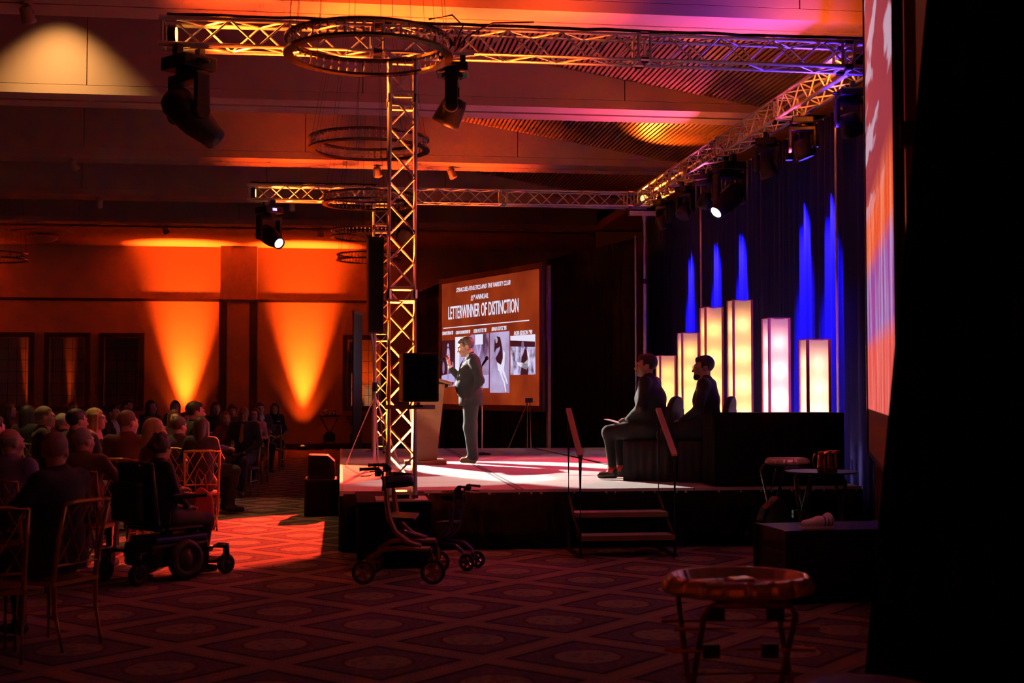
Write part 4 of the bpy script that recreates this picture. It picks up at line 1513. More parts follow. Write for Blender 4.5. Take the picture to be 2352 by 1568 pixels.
def glasses(o, W, col_=None):
    g = MB()
    for q in (-1, 1):
        c = Vector(W((q * .031, -.112, .012)))
        pts = [Vector(W((q * .031 + .022 * math.cos(a), -.112, .012 + .017 * math.sin(a)))) for a in [2 * math.pi * k / 14 for k in range(15)]]
        g.tube(pts, .0016, 5)
        g.tube([W((q * .053, -.110, .016)), W((q * .078, -.02, .018)), W((q * .080, .015, .012))], .0016, 5)
    g.tube([W((-.009, -.114, .016)), W((.009, -.114, .016))], .0016, 5)
    g.build('glasses', M['chrome'] if col_ is None else col_, o, True)


rz1 = R(-90 - 32)
c1 = (3.46, 14.54)
draped_chair((c1[0], c1[1], SH), rz1, 'black covered chair under the dark haired man nearest the steps')
s1, W1, A1 = seated(c1, rz1, 'seated man in black suit and red socks looking toward the lectern', SK_A, (0.008, 0.007, 0.009), (0.006, 0.006, 0.007), 'full', (0.018, 0.010, 0.008), arms='lap',
                    scale=1.04, hy=R(22), hp=R(-2), fat=1.36, res=0.016, hres=0.006, group='men seated on the stage', z=SH, lean=0.06)
for q in (-1, 1):
    MB().cyl((q * .133, -.365, .075), (q * .134, -.365, .145), .052, .053, 14).build('sock', cloth((0.55, 0.05, 0.02)), s1, True)
MB().box((.06, -.36, .632), (.15, .21, .006), Matrix.Rotation(R(-14), 3, 'X')).build('paper_sheet', M['paper'], s1)
rz2 = R(-90 - 28)
c2 = (4.00, 14.24)
draped_chair((c2[0], c2[1], SH), rz2, 'black covered chair under the bearded man beside the draped table')
beard = [('e', (0, -.060, -.088), (.054, .052, .040)), ('e', (0, -.085, -.105), (.03, .026, .026))]
s2, W2, A2 = seated(c2, rz2, 'seated bearded man with glasses and dark suit in front of the glowing columns', SK_A, (0.010, 0.008, 0.014), (0.007, 0.006, 0.010), 'full', (0.016, 0.008, 0.006), arms='lap',
                    scale=1.02, hy=R(24), hp=R(3), fat=1.2, res=0.016, hres=0.006, group='men seated on the stage', z=SH, shirt=(0.6, 0.5, 0.5), lean=0.02)
glasses(s2, W2)
bd_ = []
for p in beard:
    bd_.append(('e', W2(p[1]), tuple(r * .97 for r in p[2]), 0, A2))


def beard_cut(P, f):
    Q = (P - np.array(W2((0, 0, 0)))) @ A2 / .97
    mouth = np.linalg.norm((Q - np.array([0, -.108, -.060])) * np.array([.5, 1, 1.3]), axis=-1) - .011
    return np.maximum(np.maximum(f, -mouth), Q[..., 2] + .050)


v_, q_ = field(bd_, 0.006, 0.015, beard_cut)
obj('beard', to_mesh('beard', [(v_, q_, np.zeros(len(q_), int))], [hairm((0.016, 0.008, 0.006))]), s2)

# ------------------------------------------------------------------ projection screens
def emis(name, c, s=1.0):
    m = bpy.data.materials.new(name)
    m.use_nodes = True
    nt = m.node_tree
    b = nt.nodes['Principled BSDF']
    b.inputs['Base Color'].default_value = (0.02, 0.02, 0.02, 1)
    b.inputs['Roughness'].default_value = 0.8
    b.inputs['Emission Color'].default_value = (*c, 1)
    b.inputs['Emission Strength'].default_value = s
    return m


def slide_material():
    m = emis('slide_background', (0.30, 0.045, 0.010), 1.0)
    nt = m.node_tree
    b = nt.nodes['Principled BSDF']
    tc = nt.nodes.new('ShaderNodeTexCoord')
    nz = nt.nodes.new('ShaderNodeTexNoise')
    nz.inputs['Scale'].default_value = 1.1
    nz.inputs['Detail'].default_value = 5
    nt.links.new(tc.outputs['Object'], nz.inputs['Vector'])
    e = NT(m)
    f = e.v('MULTIPLY', e.v('SUBTRACT', nz.outputs[0], 0.36), 3.0)
    f.node.use_clamp = True
    nt.links.new(e.mix(f, (0.165, 0.016, 0.005), (0.34, 0.040, 0.007)), b.inputs['Emission Color'])
    return m


def photo_material(name, seed, dark=(0.075, 0.012, 0.025), light=(0.62, 0.52, 0.85), scale=3.0, thr=0.5, stretch=(1, 1, 1)):
    m = emis(name, light)
    nt = m.node_tree
    b = nt.nodes['Principled BSDF']
    e = NT(m)
    tc = nt.nodes.new('ShaderNodeTexCoord')
    mp = nt.nodes.new('ShaderNodeMapping')
    mp.inputs['Location'].default_value = (seed * 3.1, 0, seed)
    mp.inputs['Scale'].default_value = stretch
    nz = nt.nodes.new('ShaderNodeTexNoise')
    nz.inputs['Scale'].default_value = scale
    nz.inputs['Detail'].default_value = 6
    nt.links.new(tc.outputs['Object'], mp.inputs[0])
    nt.links.new(mp.outputs[0], nz.inputs['Vector'])
    f = e.v('MULTIPLY', e.v('SUBTRACT', nz.outputs[0], thr - 0.12), 4.2)
    f.node.use_clamp = True
    nt.links.new(e.mix(f, dark, light), b.inputs['Emission Color'])
    return m


M['slide_white'] = emis('slide_white', (0.80, 0.76, 0.92), 1.0)
M['slide_light'] = emis('slide_light', (0.50, 0.40, 0.72), 1.0)
M['slide_mid'] = emis('slide_mid', (0.27, 0.17, 0.34), 1.0)
M['slide_dark'] = emis('slide_dark', (0.05, 0.008, 0.014), 1.0)


def text_mesh(name, s, height, width, m, parent, loc, shear=0.0, bold=0.0):
    cu = bpy.data.curves.new(name, 'FONT')
    cu.body = s
    cu.align_x = 'CENTER'
    cu.align_y = 'CENTER'
    cu.size = 1.0
    cu.shear = shear
    cu.extrude = 0.002
    cu.offset = bold
    cu.resolution_u = 3
    o = bpy.data.objects.new(name, cu)
    col.objects.link(o)
    bpy.context.view_layer.update()
    me = bpy.data.meshes.new_from_object(o.evaluated_get(bpy.context.evaluated_depsgraph_get()))
    bpy.data.objects.remove(o)
    xs = [v.co.x for v in me.vertices]
    ys = [v.co.y for v in me.vertices]
    sx, sy = width / (max(xs) - min(xs)), height / (max(ys) - min(ys))
    cx, cy = (max(xs) + min(xs)) / 2, (max(ys) + min(ys)) / 2
    for v in me.vertices:
        v.co = ((v.co.x - cx) * sx, -v.co.z * 0.8 - 0.001, (v.co.y - cy) * sy)
    me.materials.clear()
    me.materials.append(m)
    return obj(name, me, parent, loc)


SW, SHT = 3.99, 2.46
scr = empty('projection_screen', (2.05, 26.85, 0), math.atan2(-3.72, 1.49), 'far projection screen showing a letterwinner award slide with five photos', 'projection screen')
Z0 = 1.35
MB().bbox((0, 0.01, Z0), (SW, 0.03, Z0 + SHT)).build('slide_surface', slide_material(), scr)
fr = MB()
f = 0.11
fr.bbox((-f, -0.01, Z0 - f), (0, 0.05, Z0 + SHT + f)).bbox((SW, -0.01, Z0 - f), (SW + f, 0.05, Z0 + SHT + f))
fr.bbox((0, -0.01, Z0 - f), (SW, 0.05, Z0)).bbox((0, -0.01, Z0 + SHT), (SW, 0.05, Z0 + SHT + f))
fr.build('frame', M['wood_dark'], scr)
for x in (-0.07, SW + 0.16):
    MB().bbox((x - 0.03, 0.06, 0.0), (x + 0.03, 0.12, Z0 + SHT + (0.14 if x < 0 else 0.05))).build('upright', M['bronze'] if x > 0 else M['black_metal'], scr)
    MB().bbox((x - 0.05, 0.04, 0.0), (x + 0.05, 0.7, 0.04)).build('foot', M['black_metal'], scr)
drape_sheet((SW + 0.1, 0.08), (-0.1, 0.08), 0.01, Z0 - f + 0.02, 0.2, 0.02, 0.04, 51, rows=3).build('skirt', M['velvet'], scr, True)


def UV(u, v, y=0.006):
    return (u * SW, y, Z0 + v * SHT)


for u0, u1, v, h, s, nm, b in ((.168, .727, .933, .036, 'SYRACUSE ATHLETICS AND THE VARSITY CLUB', 'slide_heading', .008), (.375, .51, .856, .040, 'ANNUAL', 'slide_subheading', .008), (.325, .355, .852, .040, '55', 'slide_number', .008),
                               (.357, .373, .866, .020, 'TH', 'slide_ordinal', .01), (.077, .804, .752, .108, 'LETTERWINNER OF DISTINCTION', 'slide_title', .010), (.008, .132, .588, .030, "SONNY SPERA '85", 'photo_caption', .016),
                               (.162, .318, .585, .028, "GORDY GRONKOWSKI '82", 'photo_caption', .016), (.357, .489, .586, .032, "KERI POTTS '98", 'photo_caption', .018),
                               (.543, .690, .590, .032, "BRAD KOTZ '85", 'photo_caption', .018), (.762, .930, .543, .034, "ROB EDSON '90", 'photo_caption', .018)):
    text_mesh(nm, s, h * SHT, (u1 - u0) * SW, M['slide_white'], scr, UV((u0 + u1) / 2, v), 0.22 if nm != 'slide_title' else 0.0, b)
MB().bbox(UV(.020, .627, .003), UV(.903, .634, .008)).build('slide_rule', M['slide_white'], scr)


def photo(u0, u1, v0, v1, m):
    return MB().bbox(UV(u0, v0, .002), UV(u1, v1, .009)).build('photo', m, scr)


def shape(parent, m, pts, nm='figure', y0=-.001, y1=.003):
    """flat outline in screen fractions"""
    MB().prism([(u * SW, Z0 + v * SHT) for u, v in pts], y0, y1).build(nm, m, parent)


def blob(parent, m, u, v, ru, rv, nm='figure', n=14, y0=-.001):
    shape(parent, m, [(u + ru * math.cos(2 * math.pi * k / n), v + rv * math.sin(2 * math.pi * k / n)) for k in range(n)], nm, y0)


p1 = photo(.004, .153, .146, .527, M['slide_dark'])
shape(p1, M['slide_light'], [(.004, .146), (.153, .146), (.153, .26), (.004, .235)], 'court')
blob(p1, M['slide_light'], .077, .485, .008, .016)
shape(p1, M['slide_light'], [(.058, .37), (.064, .44), (.07, .462), (.085, .462), (.094, .44), (.098, .37), (.09, .33), (.066, .33)])
shape(p1, M['slide_mid'], [(.066, .33), (.09, .33), (.086, .20), (.079, .20), (.078, .29), (.075, .20), (.068, .20)])
blob(p1, M['slide_mid'], .025, .30, .012, .05)
blob(p1, M['slide_mid'], .13, .30, .010, .05)
p2 = photo(.157, .323, .149, .548, M['slide_white'])
shape(p2, M['slide_mid'], [(.157, .149), (.323, .149), (.323, .23), (.157, .25)], 'court')
shape(p2, M['slide_light'], [(.20, .2), (.28, .2), (.275, .40), (.24, .45), (.205, .40)])
p3 = photo(.331, .514, .130, .559, photo_material('photo_gym', 3, (0.09, 0.03, 0.07), (0.42, 0.30, 0.56), 3.2, .5, (1, 1, .6)))
shape(p3, M['slide_light'], [(.331, .130), (.514, .130), (.514, .235), (.331, .225)], 'court')
shape(p3, M['slide_white'], [(.375, .475), (.455, .475), (.455, .556), (.375, .556)], 'backboard')
shape(p3, M['slide_light'], [(.385, .475), (.395, .475), (.412, .40), (.43, .475), (.44, .475), (.420, .38), (.405, .38)], 'net')
shape(p3, M['slide_dark'], [(.398, .25), (.434, .25), (.43, .33), (.402, .33)])
blob(p3, M['slide_mid'], .416, .345, .007, .014)
shape(p3, M['slide_light'], [(.402, .25), (.432, .25), (.428, .15), (.42, .15), (.417, .22), (.413, .15), (.405, .15)])
p4 = photo(.528, .716, .095, .562, photo_material('photo_field', 5, (0.34, 0.24, 0.42), (0.52, 0.42, 0.68), 2.0))
shape(p4, M['slide_dark'], [(.585, .36), (.60, .33), (.635, .31), (.655, .36), (.65, .44), (.63, .52), (.60, .53), (.575, .50), (.572, .42)])
blob(p4, M['slide_white'], .594, .50, .011, .024)
shape(p4, M['slide_white'], [(.60, .33), (.64, .305), (.655, .345), (.662, .42), (.676, .40), (.672, .31), (.665, .27), (.61, .265)])
shape(p4, M['slide_white'], [(.615, .27), (.64, .27), (.665, .17), (.682, .10), (.69, .105), (.675, .18), (.655, .27), (.68, .20), (.70, .165), (.705, .175), (.68, .28)][:6])
shape(p4, M['slide_white'], [(.640, .27), (.665, .27), (.698, .19), (.704, .165), (.696, .16), (.68, .20)])
shape(p4, M['slide_light'], [(.573, .40), (.59, .43), (.63, .45), (.625, .42), (.585, .36)])
p5 = photo(.730, .957, .228, .524, photo_material('photo_crowd', 9, (0.06, 0.015, 0.05), (0.66, 0.58, 0.88), 9.0, .47, (1, 1, .55)))
shape(p5, M['slide_white'], [(.730, .490), (.957, .470), (.957, .524), (.730, .524)], 'banner_band')
shape(p5, M['slide_dark'], [(.730, .445), (.957, .430), (.957, .470), (.730, .490)], 'banner_band')
blob(p5, M['slide_mid'], .846, .452, .013, .028)
shape(p5, M['slide_dark'], [(.83, .228), (.895, .228), (.898, .35), (.885, .41), (.865, .425), (.835, .36)])
shape(p5, M['slide_white'], [(.885, .41), (.905, .38), (.908, .30), (.88, .265), (.80, .30), (.79, .325), (.86, .315), (.89, .34)])
shape(p5, M['slide_light'], [(.832, .36), (.84, .425), (.865, .425), (.85, .38)])

# near side screen, seen almost edge on
ns = empty('projection_screen', (4.64, 11.09, 0), math.atan2(-3.75, -1.40), 'near projection screen seen almost edge on at right', 'projection screen')
NW = 4.22


def near_slide():
    m = emis('near_slide', (0.6, 0.1, 0.02), 1.0)
    nt = m.node_tree
    b = nt.nodes['Principled BSDF']
    b.inputs['Base Color'].default_value = (0.35, 0.33, 0.33, 1)
    e = NT(m)
    tc = nt.nodes.new('ShaderNodeTexCoord')
    sp = nt.nodes.new('ShaderNodeSeparateXYZ')
    nt.links.new(tc.outputs['Object'], sp.inputs[0])

    def noise(scale, sx, sz, det=3, off=0.0):
        mp = nt.nodes.new('ShaderNodeMapping')
        mp.inputs['Scale'].default_value = (sx, 1, sz)
        mp.inputs['Location'].default_value = (off, 0, 0)
        mp.inputs['Rotation'].default_value = (0, R(-52), 0)
        nz = nt.nodes.new('ShaderNodeTexNoise')
        nz.inputs['Scale'].default_value = scale
        nz.inputs['Detail'].default_value = det
        nt.links.new(tc.outputs['Object'], mp.inputs[0])
        nt.links.new(mp.outputs[0], nz.inputs['Vector'])
        return nz.outputs[0]

    def clampm(x, a, b_):
        r = e.v('MULTIPLY', e.v('SUBTRACT', x, a), 1.0 / (b_ - a))
        r.node.use_clamp = True
        return r
    z = sp.outputs[2]
    white = clampm(noise(1.0, 0.5, 2.6), .53, .57)
    white2 = clampm(noise(2.4, 1.6, .35, 4, 5.0), .44, .64)
    hi = clampm(z, 3.0, 3.3)
    col_top = e.mix(white, (0.26, 0.03, 0.05), (0.46, 0.32, 0.42))
    col_mid = e.mix(e.v('MULTIPLY', white2, .7), (0.75, 0.075, 0.018), (0.85, 0.32, 0.18))
    low = clampm(z, 2.55, 2.75)
    col_low = e.mix(white2, (0.30, 0.05, 0.30), (0.40, 0.36, 0.62))
    base = e.mix(low, col_low, col_mid)
    base = e.mix(hi, base, col_top)
    bot = clampm(z, 1.95, 2.1)
    base = e.mix(bot, e.mix(white2, (0.72, 0.07, 0.06), (0.80, 0.22, 0.18)), base)
    nt.links.new(base, b.inputs['Emission Color'])
    return m


MB().bbox((0, 0.0, 1.46), (NW, 0.02, 5.25)).build('slide_surface', near_slide(), ns)
MB().bbox((0.02, 0.001, 1.09), (NW, 0.021, 1.46)).build('lower_border', mat('screen_border', (0.40, 0.24, 0.20), 0.8), ns)
fr = MB().bbox((-0.05, -0.015, 1.07), (0, 0.045, 5.3)).bbox((NW, -0.015, 1.07), (NW + 0.05, 0.045, 5.3)).bbox((0, -0.002, 1.05), (NW, 0.045, 1.09)).bbox((0, -0.015, 5.25), (NW, 0.045, 5.3))
fr.build('frame', M['black_metal'], ns)
for x in (0.05, NW + 0.12):
    MB().bbox((x - 0.03, 0.05, 0.0), (x + 0.03, 0.11, 5.3)).build('upright', M['bronze'], ns)
    MB().bbox((x - 0.05, 0.02, 3.0), (x + 0.05, 0.14, 3.14)).build('clamp', M['black_metal'], ns)
    MB().tube([(x, 0.10, 2.4), (x, 1.0, 0.03)], 0.02, 6).build('rear_brace', M['bronze'], ns)
    MB().bbox((x - 0.04, -0.1, 0.0), (x + 0.04, 1.05, 0.03)).build('foot', M['black_metal'], ns)
hp_ = empty('hinged_wall_panel', (4.02, 8.75, 0), R(8), 'tall brown upright panel right of the near screen edge', 'panel')
MB().bbox((-0.09, -0.04, 0.0), (0.09, 0.04, 5.2)).build('leaf', mat('orange_wood', (0.80, 0.36, 0.14), 0.6), hp_)
MB().bbox((-0.13, -0.02, 0.0), (-0.09, 0.02, 5.2)).build('edge_strip', M['black_metal'], hp_)
fg = empty('foreground_drape', (0, 0, 0), 0, 'black masking drape filling the right edge of the picture', 'drape')
drape_sheet((2.93, 6.0), (8.9, 6.0), 0.01, 4.4, 0.22, 0.03, 0.03, 61, left_slant=0.47, rows=14).build('cloth', M['velvet'], fg, True)
MB().cyl((2.93, 6.03, 4.4), (8.9, 6.03, 4.4), 0.02, n=8).build('top_pipe', M['black_metal'], fg)
for x in (3.0, 5.9, 8.85):
    MB().cyl((x, 6.08, 0), (x, 6.08, 4.4), 0.02, n=8).build('upright_pipe', M['black_metal'], fg)

# ------------------------------------------------------------------ lectern, microphone, stands
le = empty('lectern', (1.16, 18.15, SH), 0, 'flared wooden lectern with sloping reading desk', 'lectern')
MB().bbox((-0.29, -0.30, 0), (0.28, 0.30, 0.055)).build('base_slab', M['wood'], le, bevel=0.008)
bb = MB()
vb = [(-0.15, -0.20), (0.15, -0.20), (0.15, 0.20), (-0.15, 0.20)]
vt = [(-0.23, -0.27), (0.255, -0.27), (0.255, 0.27), (-0.23, 0.27)]
bb.add([(x, y, 0.055) for x, y in vb] + [(x, y, 1.10) for x, y in vt], [(0, 3, 2, 1), (4, 5, 6, 7), (0, 1, 5, 4), (1, 2, 6, 5), (2, 3, 7, 6), (3, 0, 4, 7)])
bb.build('body', M['wood'], le)
MB().box((0.03, 0, 1.20), (0.70, 0.62, 0.045), Matrix.Rotation(R(17), 3, 'Y')).build('reading_desk', M['wood'], le, bevel=0.006)
MB().box((0.03, 0, 1.155), (0.56, 0.50, 0.05), Matrix.Rotation(R(17), 3, 'Y')).build('desk_shadow_board', M['wood_dark'], le)
MB().box((0.365, 0, 1.112), (0.02, 0.62, 0.03), Matrix.Rotation(R(17), 3, 'Y')).build('book_stop', M['wood'], le)
pa = MB().box((0.0, 0, 0.0), (0.22, 0.28, 0.008), Matrix.Rotation(R(17), 3, 'Y'))
pa.build('paper_stack', M['paper'], None, loc=(1.36, 18.12, SH + 1.155), label='white papers lying on the lectern desk', cat='paper')
mi = empty('microphone', (1.19, 18.02, SH + 1.20), 0, 'handheld style microphone on a short arm above the lectern', 'microphone')
MB().tube([(-0.02, 0.05, 0.0), (-0.05, 0.03, 0.12), (0.0, 0.0, 0.20), (0.10, 0.0, 0.215)], 0.008, 8).build('gooseneck', M['black_metal'], mi, True)
MB().cyl((-0.02, 0.05, -0.005), (-0.02, 0.05, 0.015), 0.035, n=12).build('mount', M['black_metal'], mi)
MB().cyl((0.05, 0.0, 0.185), (0.24, 0.0, 0.262), 0.012, 0.018, 12).build('body', M['black'], mi, True)
MB().ell((0.262, 0.0, 0.271), (0.028, 0.028, 0.028), 14, 10).build('grille_ball', M['chrome'], mi, True)
ms = empty('microphone_stand', (2.22, 20.6, SH), 0, 'straight microphone stand with round base behind the standing man', 'microphone stand')
MB().lathe([(0.14, 0), (0.14, 0.02), (0.02, 0.045)], 20).build('base', M['black_metal'], ms, True)
MB().cyl((0, 0, 0.03), (0, 0, 1.40), 0.010, n=8).build('pole', M['chrome'], ms)
MB().tube([(-0.06, 0.0, 1.30), (0.02, 0.0, 1.44), (0.06, 0, 1.50)], [0.016, 0.018, 0.02], 10).build('microphone', M['black'], ms, True)
MB().ell((0.075, 0.0, 1.525), (0.03, 0.03, 0.035), 10, 8).build('grille_ball', M['black_metal'], ms, True)
mu = empty('easel_stand', (3.28, 22.75, SH), R(20), 'thin black folding easel stand at the back of the stage', 'easel')
for a, b in (((-0.03, 0, 0.0), (-0.03, 0.0, 0.86)), ((0.05, 0.02, 0.0), (0.02, 0, 0.86)), ((-0.28, 0.25, 0), (0, 0.02, 0.84))):
    MB().tube([a, b], 0.011, 6).build('leg', M['bronze'], mu)
MB().bbox((-0.06, -0.03, 0.80), (0.06, 0.03, 0.88)).build('head', M['black'], mu)

# ------------------------------------------------------------------ gold lattice chairs
def make_lattice_chair():
    t = empty('lattice_chair', (0, 0, 0), 0, 'gold lattice chair', 'chair', 'gold lattice back banquet chairs')
    g = M['gold']
    for s in (-1, 1):
        MB().tube([(s * 0.19, -0.19, 0), (s * 0.195, -0.19, 0.43)], [0.011, 0.015], 8).build('front_leg', g, t, True)
        MB().tube([(s * 0.175, 0.26, 0), (s * 0.185, 0.20, 0.25), (s * 0.19, 0.195, 0.45), (s * 0.195, 0.235, 0.70), (s * 0.20, 0.29, 0.92)], [0.012, 0.015, 0.016, 0.015, 0.013], 8).build('back_post', g, t, True)
        MB().tube([(s * 0.19, -0.19, 0.22), (s * 0.18, 0.21, 0.22)], 0.008, 6).build('stretcher', g, t)

    def bp(x, z):
        y = 0.195 + (z - 0.45) * 0.17 + max(0, z - .7) * 0.07
        return (x, y, z)
    MB().tube([bp(-0.205, 0.915), bp(-0.10, 0.925), bp(0.10, 0.925), bp(0.205, 0.915)], 0.015, 8).build('top_rail', g, t, True)
    MB().tube([bp(-0.19, 0.53), bp(0.19, 0.53)], 0.010, 6).build('lower_rail', g, t)
    for x0, x1 in ((-0.19, 0.02), (-0.02, 0.19), (0.19, -0.02), (0.02, -0.19)):
        MB().tube([bp(x0, 0.53), bp(x1, 0.91)], 0.0075, 6).build('lattice_bar', g, t)
    for sx in (-1, 1):
        MB().tube([bp(sx * 0.19, 0.72), bp(sx * 0.085, 0.91)], 0.0075, 6).build('lattice_bar', g, t)
        MB().tube([bp(sx * 0.19, 0.72), bp(sx * 0.085, 0.53)], 0.0075, 6).build('lattice_bar', g, t)
    MB().bbox((-0.21, -0.21, 0.405), (0.21, 0.21, 0.432)).build('seat_frame', g, t)
    MB().ell((0, 0, 0.435), (0.205, 0.205, 0.028), 20, 8).build('cushion', M['seat'], t, True)
    return t


chair0 = make_lattice_chair()
chair_used = [False]


def place_chair(x, y, rz, label):
    c = chair0 if not chair_used[0] else copy_tree(chair0)
    chair_used[0] = True
    c.location = (x, y, 0)
    c.rotation_euler = (0, 0, rz)
    c['label'] = label
    return c


def face(d):
    return math.atan2(d[0], -d[1])


GREY, BROWNH, BLACKH, BLOND, AUB = (0.30, 0.27, 0.24), (0.09, 0.05, 0.028), (0.016, 0.012, 0.011), (0.52, 0.33, 0.13), (0.13, 0.045, 0.022)
DK, NAVY, CHAR = (0.014, 0.012, 0.014), (0.016, 0.016, 0.035), (0.03, 0.03, 0.033)
# x, y, scale, facing, head yaw (deg), label, short, options
AUD = [
    (-2.57, 10.84, 0.972, (0.3, 1), -25, 'bald guest in a lavender shirt seated at far left, seen from behind', 'the bald guest in lavender', dict(top=(0.22, 0.17, 0.34), hair='rim', hair_c=GREY)),
    (-1.85, 8.73, 0.994, (-0.85, 0.5), -62, 'white haired man in a navy jacket, nearest guest to the camera', 'the nearest guest in navy', dict(top=NAVY, hair='short', hair_c=(0.34, 0.20, 0.17), fat=1.22, arms='wide')),
    (-2.25, 12.05, 0.945, (0.15, 1), -28, 'grey haired man in a tan jacket beside the power wheelchair', 'the man in the tan jacket', dict(top=(0.16, 0.11, 0.06), hair='short', hair_c=(0.36, 0.30, 0.27), arms='wide', fat=1.05)),
    (-2.17, 14.02, 1.038, (0.25, 1), -25, 'large man in a brown jacket with red light on his neck', 'the man in the brown jacket', dict(top=(0.10, 0.045, 0.03), hair='short', hair_c=(0.13, 0.09, 0.06), fat=1.2, arms='table')),
    (-3.42, 16.1, 1.053, (0.8, 0.2), 0, 'grey haired man in dark suit and white collar, in profile at left', 'the grey haired man in profile', dict(top=DK, shirt=(0.7, 0.68, 0.66), hair='short', hair_c=(0.20, 0.16, 0.11))),
    (-2.81, 14.71, 1.038, (0.3, 1), -30, 'dark haired man seen from behind, left of the blonde woman', 'the dark haired man left of the blonde woman', dict(top=(0.02, 0.02, 0.012), hair='full', hair_c=BLACKH)),
    (-2.78, 15.75, 1.04, (0.9, -0.1), 0, 'blonde woman with bare shoulders in profile below the third mirror', 'the blonde woman with bare shoulders', dict(top=DK, woman=True, bare=True, hair='long', hair_c=BLOND)),
    (-3.49, 21.16, 1.024, (0.8, -0.5), 0, 'young man in dark suit and white shirt behind the blonde woman', 'the young man behind the blonde woman', dict(top=DK, shirt=(0.75, 0.73, 0.7), hair='full', hair_c=BLACKH)),
    (-4.32, 27.82, 1.053, (0.9, -0.3), 0, 'man whose head shows low against the third mirror', 'the man in front of the third mirror', dict(top=DK, hair='full', hair_c=BLACKH)),
    (-3.42, 24.68, 1.06, (0.7, -0.7), 0, 'dark haired woman at the left foot of the left wall glow', 'the woman left of the wall glow', dict(top=DK, woman=True, hair='wavy', hair_c=BLACKH)),
    (-5.24, 21.89, 1.053, (0.9, 0.2), 0, 'guest with light brown hair in front of the leftmost mirror', 'the guest in front of the leftmost mirror', dict(top=DK, woman=True, hair='bob', hair_c=(0.16, 0.09, 0.04))),
    (-4.12, 18.21, 1.046, (0.3, 1), -20, 'guest with long black hair seen from behind, between first and second mirror', 'the long black haired guest', dict(top=DK, woman=True, hair='long', hair_c=BLACKH)),
    (-3.56, 17.64, 0.972, (0.2, 1), -20, 'small grey haired guest right of the man in profile', 'the small grey haired guest', dict(top=DK, hair='short', hair_c=GREY)),
    (-3.50, 14.09, 0.994, (0.5, 0.9), -10, 'guest in black cut by the left picture edge', 'the guest cut by the left edge', dict(top=DK, hair='full', hair_c=BLACKH)),
    (-5.25, 26.94, 1.024, (0.7, -0.7), 0, 'distant guest in front of the middle mirror', 'the guest in front of the middle mirror', dict(top=DK, hair='short', hair_c=BROWNH)),
    (-1.77, 13.26, 0.99, (0.9, 0.5), 0, 'blonde woman in profile just above the power wheelchair', 'the blonde woman above the wheelchair', dict(top=(0.10, 0.02, 0.02), woman=True, hair='wavy', hair_c=(0.50, 0.34, 0.14))),
    (-3.26, 26.68, 1.046, (0.2, -1), 0, 'dark haired woman silhouetted against the left wall glow', 'the woman against the left wall glow', dict(top=DK, woman=True, hair='wavy', hair_c=BLACKH)),
    (-2.33, 18.99, 0.994, (0.3, -1), 0, 'woman with auburn hair facing the camera below the left wall glow', 'the auburn haired woman', dict(top=(0.05, 0.02, 0.02), woman=True, hair='wavy', hair_c=AUB)),
    (-2.45, 21.53, 0.935, (0.5, -0.9), 0, 'guest half hidden between auburn woman and man in profile', 'the half hidden guest', dict(top=DK, woman=True, hair='bob', hair_c=BROWNH)),
    (-1.85, 17.71, 1.075, (0.9, 0.35), 0, 'man with swept black hair in profile in front of the left wall glow', 'the man with swept black hair', dict(top=(0.03, 0.03, 0.035), hair='full', hair_c=BLACKH)),
    (-2.31, 25.04, 1.031, (0.3, -1), 0, 'smiling woman with long hair in front of the dark pilaster', 'the woman before the pilaster', dict(top=DK, woman=True, hair='long', hair_c=BROWNH)),
    (-1.95, 16.5, 0.95, (0.3, 1), -20, 'guest in a grey jacket with brown hair seen from behind', 'the guest in the grey jacket', dict(top=(0.05, 0.055, 0.05), hair='full', hair_c=BROWNH, arms='table')),
    (-1.63, 15.77, 0.965, (-0.15, 1), -20, 'long dark haired woman with a bare shoulder seen from behind', 'the long haired woman with bare shoulder', dict(top=DK, woman=True, hair='long', hair_c=(0.035, 0.02, 0.014), arms='table')),
    (-1.87, 21.96, 0.935, (0.35, -1), 0, 'woman in a dark red top left of the man in black', 'the woman in the red top', dict(top=(0.22, 0.02, 0.02), woman=True, hair='bob', hair_c=(0.28, 0.14, 0.05), arms='chin')),
    (-1.51, 20.69, 1.009, (-0.25, -1), 8, 'man in a black suit and tan tie facing the camera, hands folded', 'the man with the tan tie', dict(sk=SK_C, top=(0.010, 0.009, 0.011), leg=(0.02, 0.018, 0.018), shirt=(0.03, 0.03, 0.05), tie=(0.35, 0.15, 0.04), hair='rim', hair_c=BLACKH)),
    (-1.51, 23.42, 0.965, (-0.2, -1), 0, 'smiling woman in a pink jacket behind the man with the tan tie', 'the woman in the pink jacket', dict(top=(0.75, 0.35, 0.28), woman=True, hair='bob', hair_c=AUB)),
    (-1.58, 26.46, 1.009, (0.3, -1), 0, 'man in a grey suit and white collar at the right end of the tables', 'the man in the grey suit', dict(top=(0.045, 0.045, 0.05), shirt=(0.7, 0.68, 0.66), hair='full', hair_c=BROWNH)),
    (-1.40, 28.46, 0.994, (0.15, -1), 0, 'woman in black with a name badge, rightmost seated guest', 'the rightmost seated guest', dict(top=DK, woman=True, hair='wavy', hair_c=(0.12, 0.06, 0.03))),
    (-2.16, 26.9, 0.972, (0.2, -1), 0, 'guest with brown curly hair behind the man with the tan tie', 'the curly haired guest', dict(top=(0.10, 0.05, 0.04), woman=True, hair='curly', hair_c=AUB)),
]
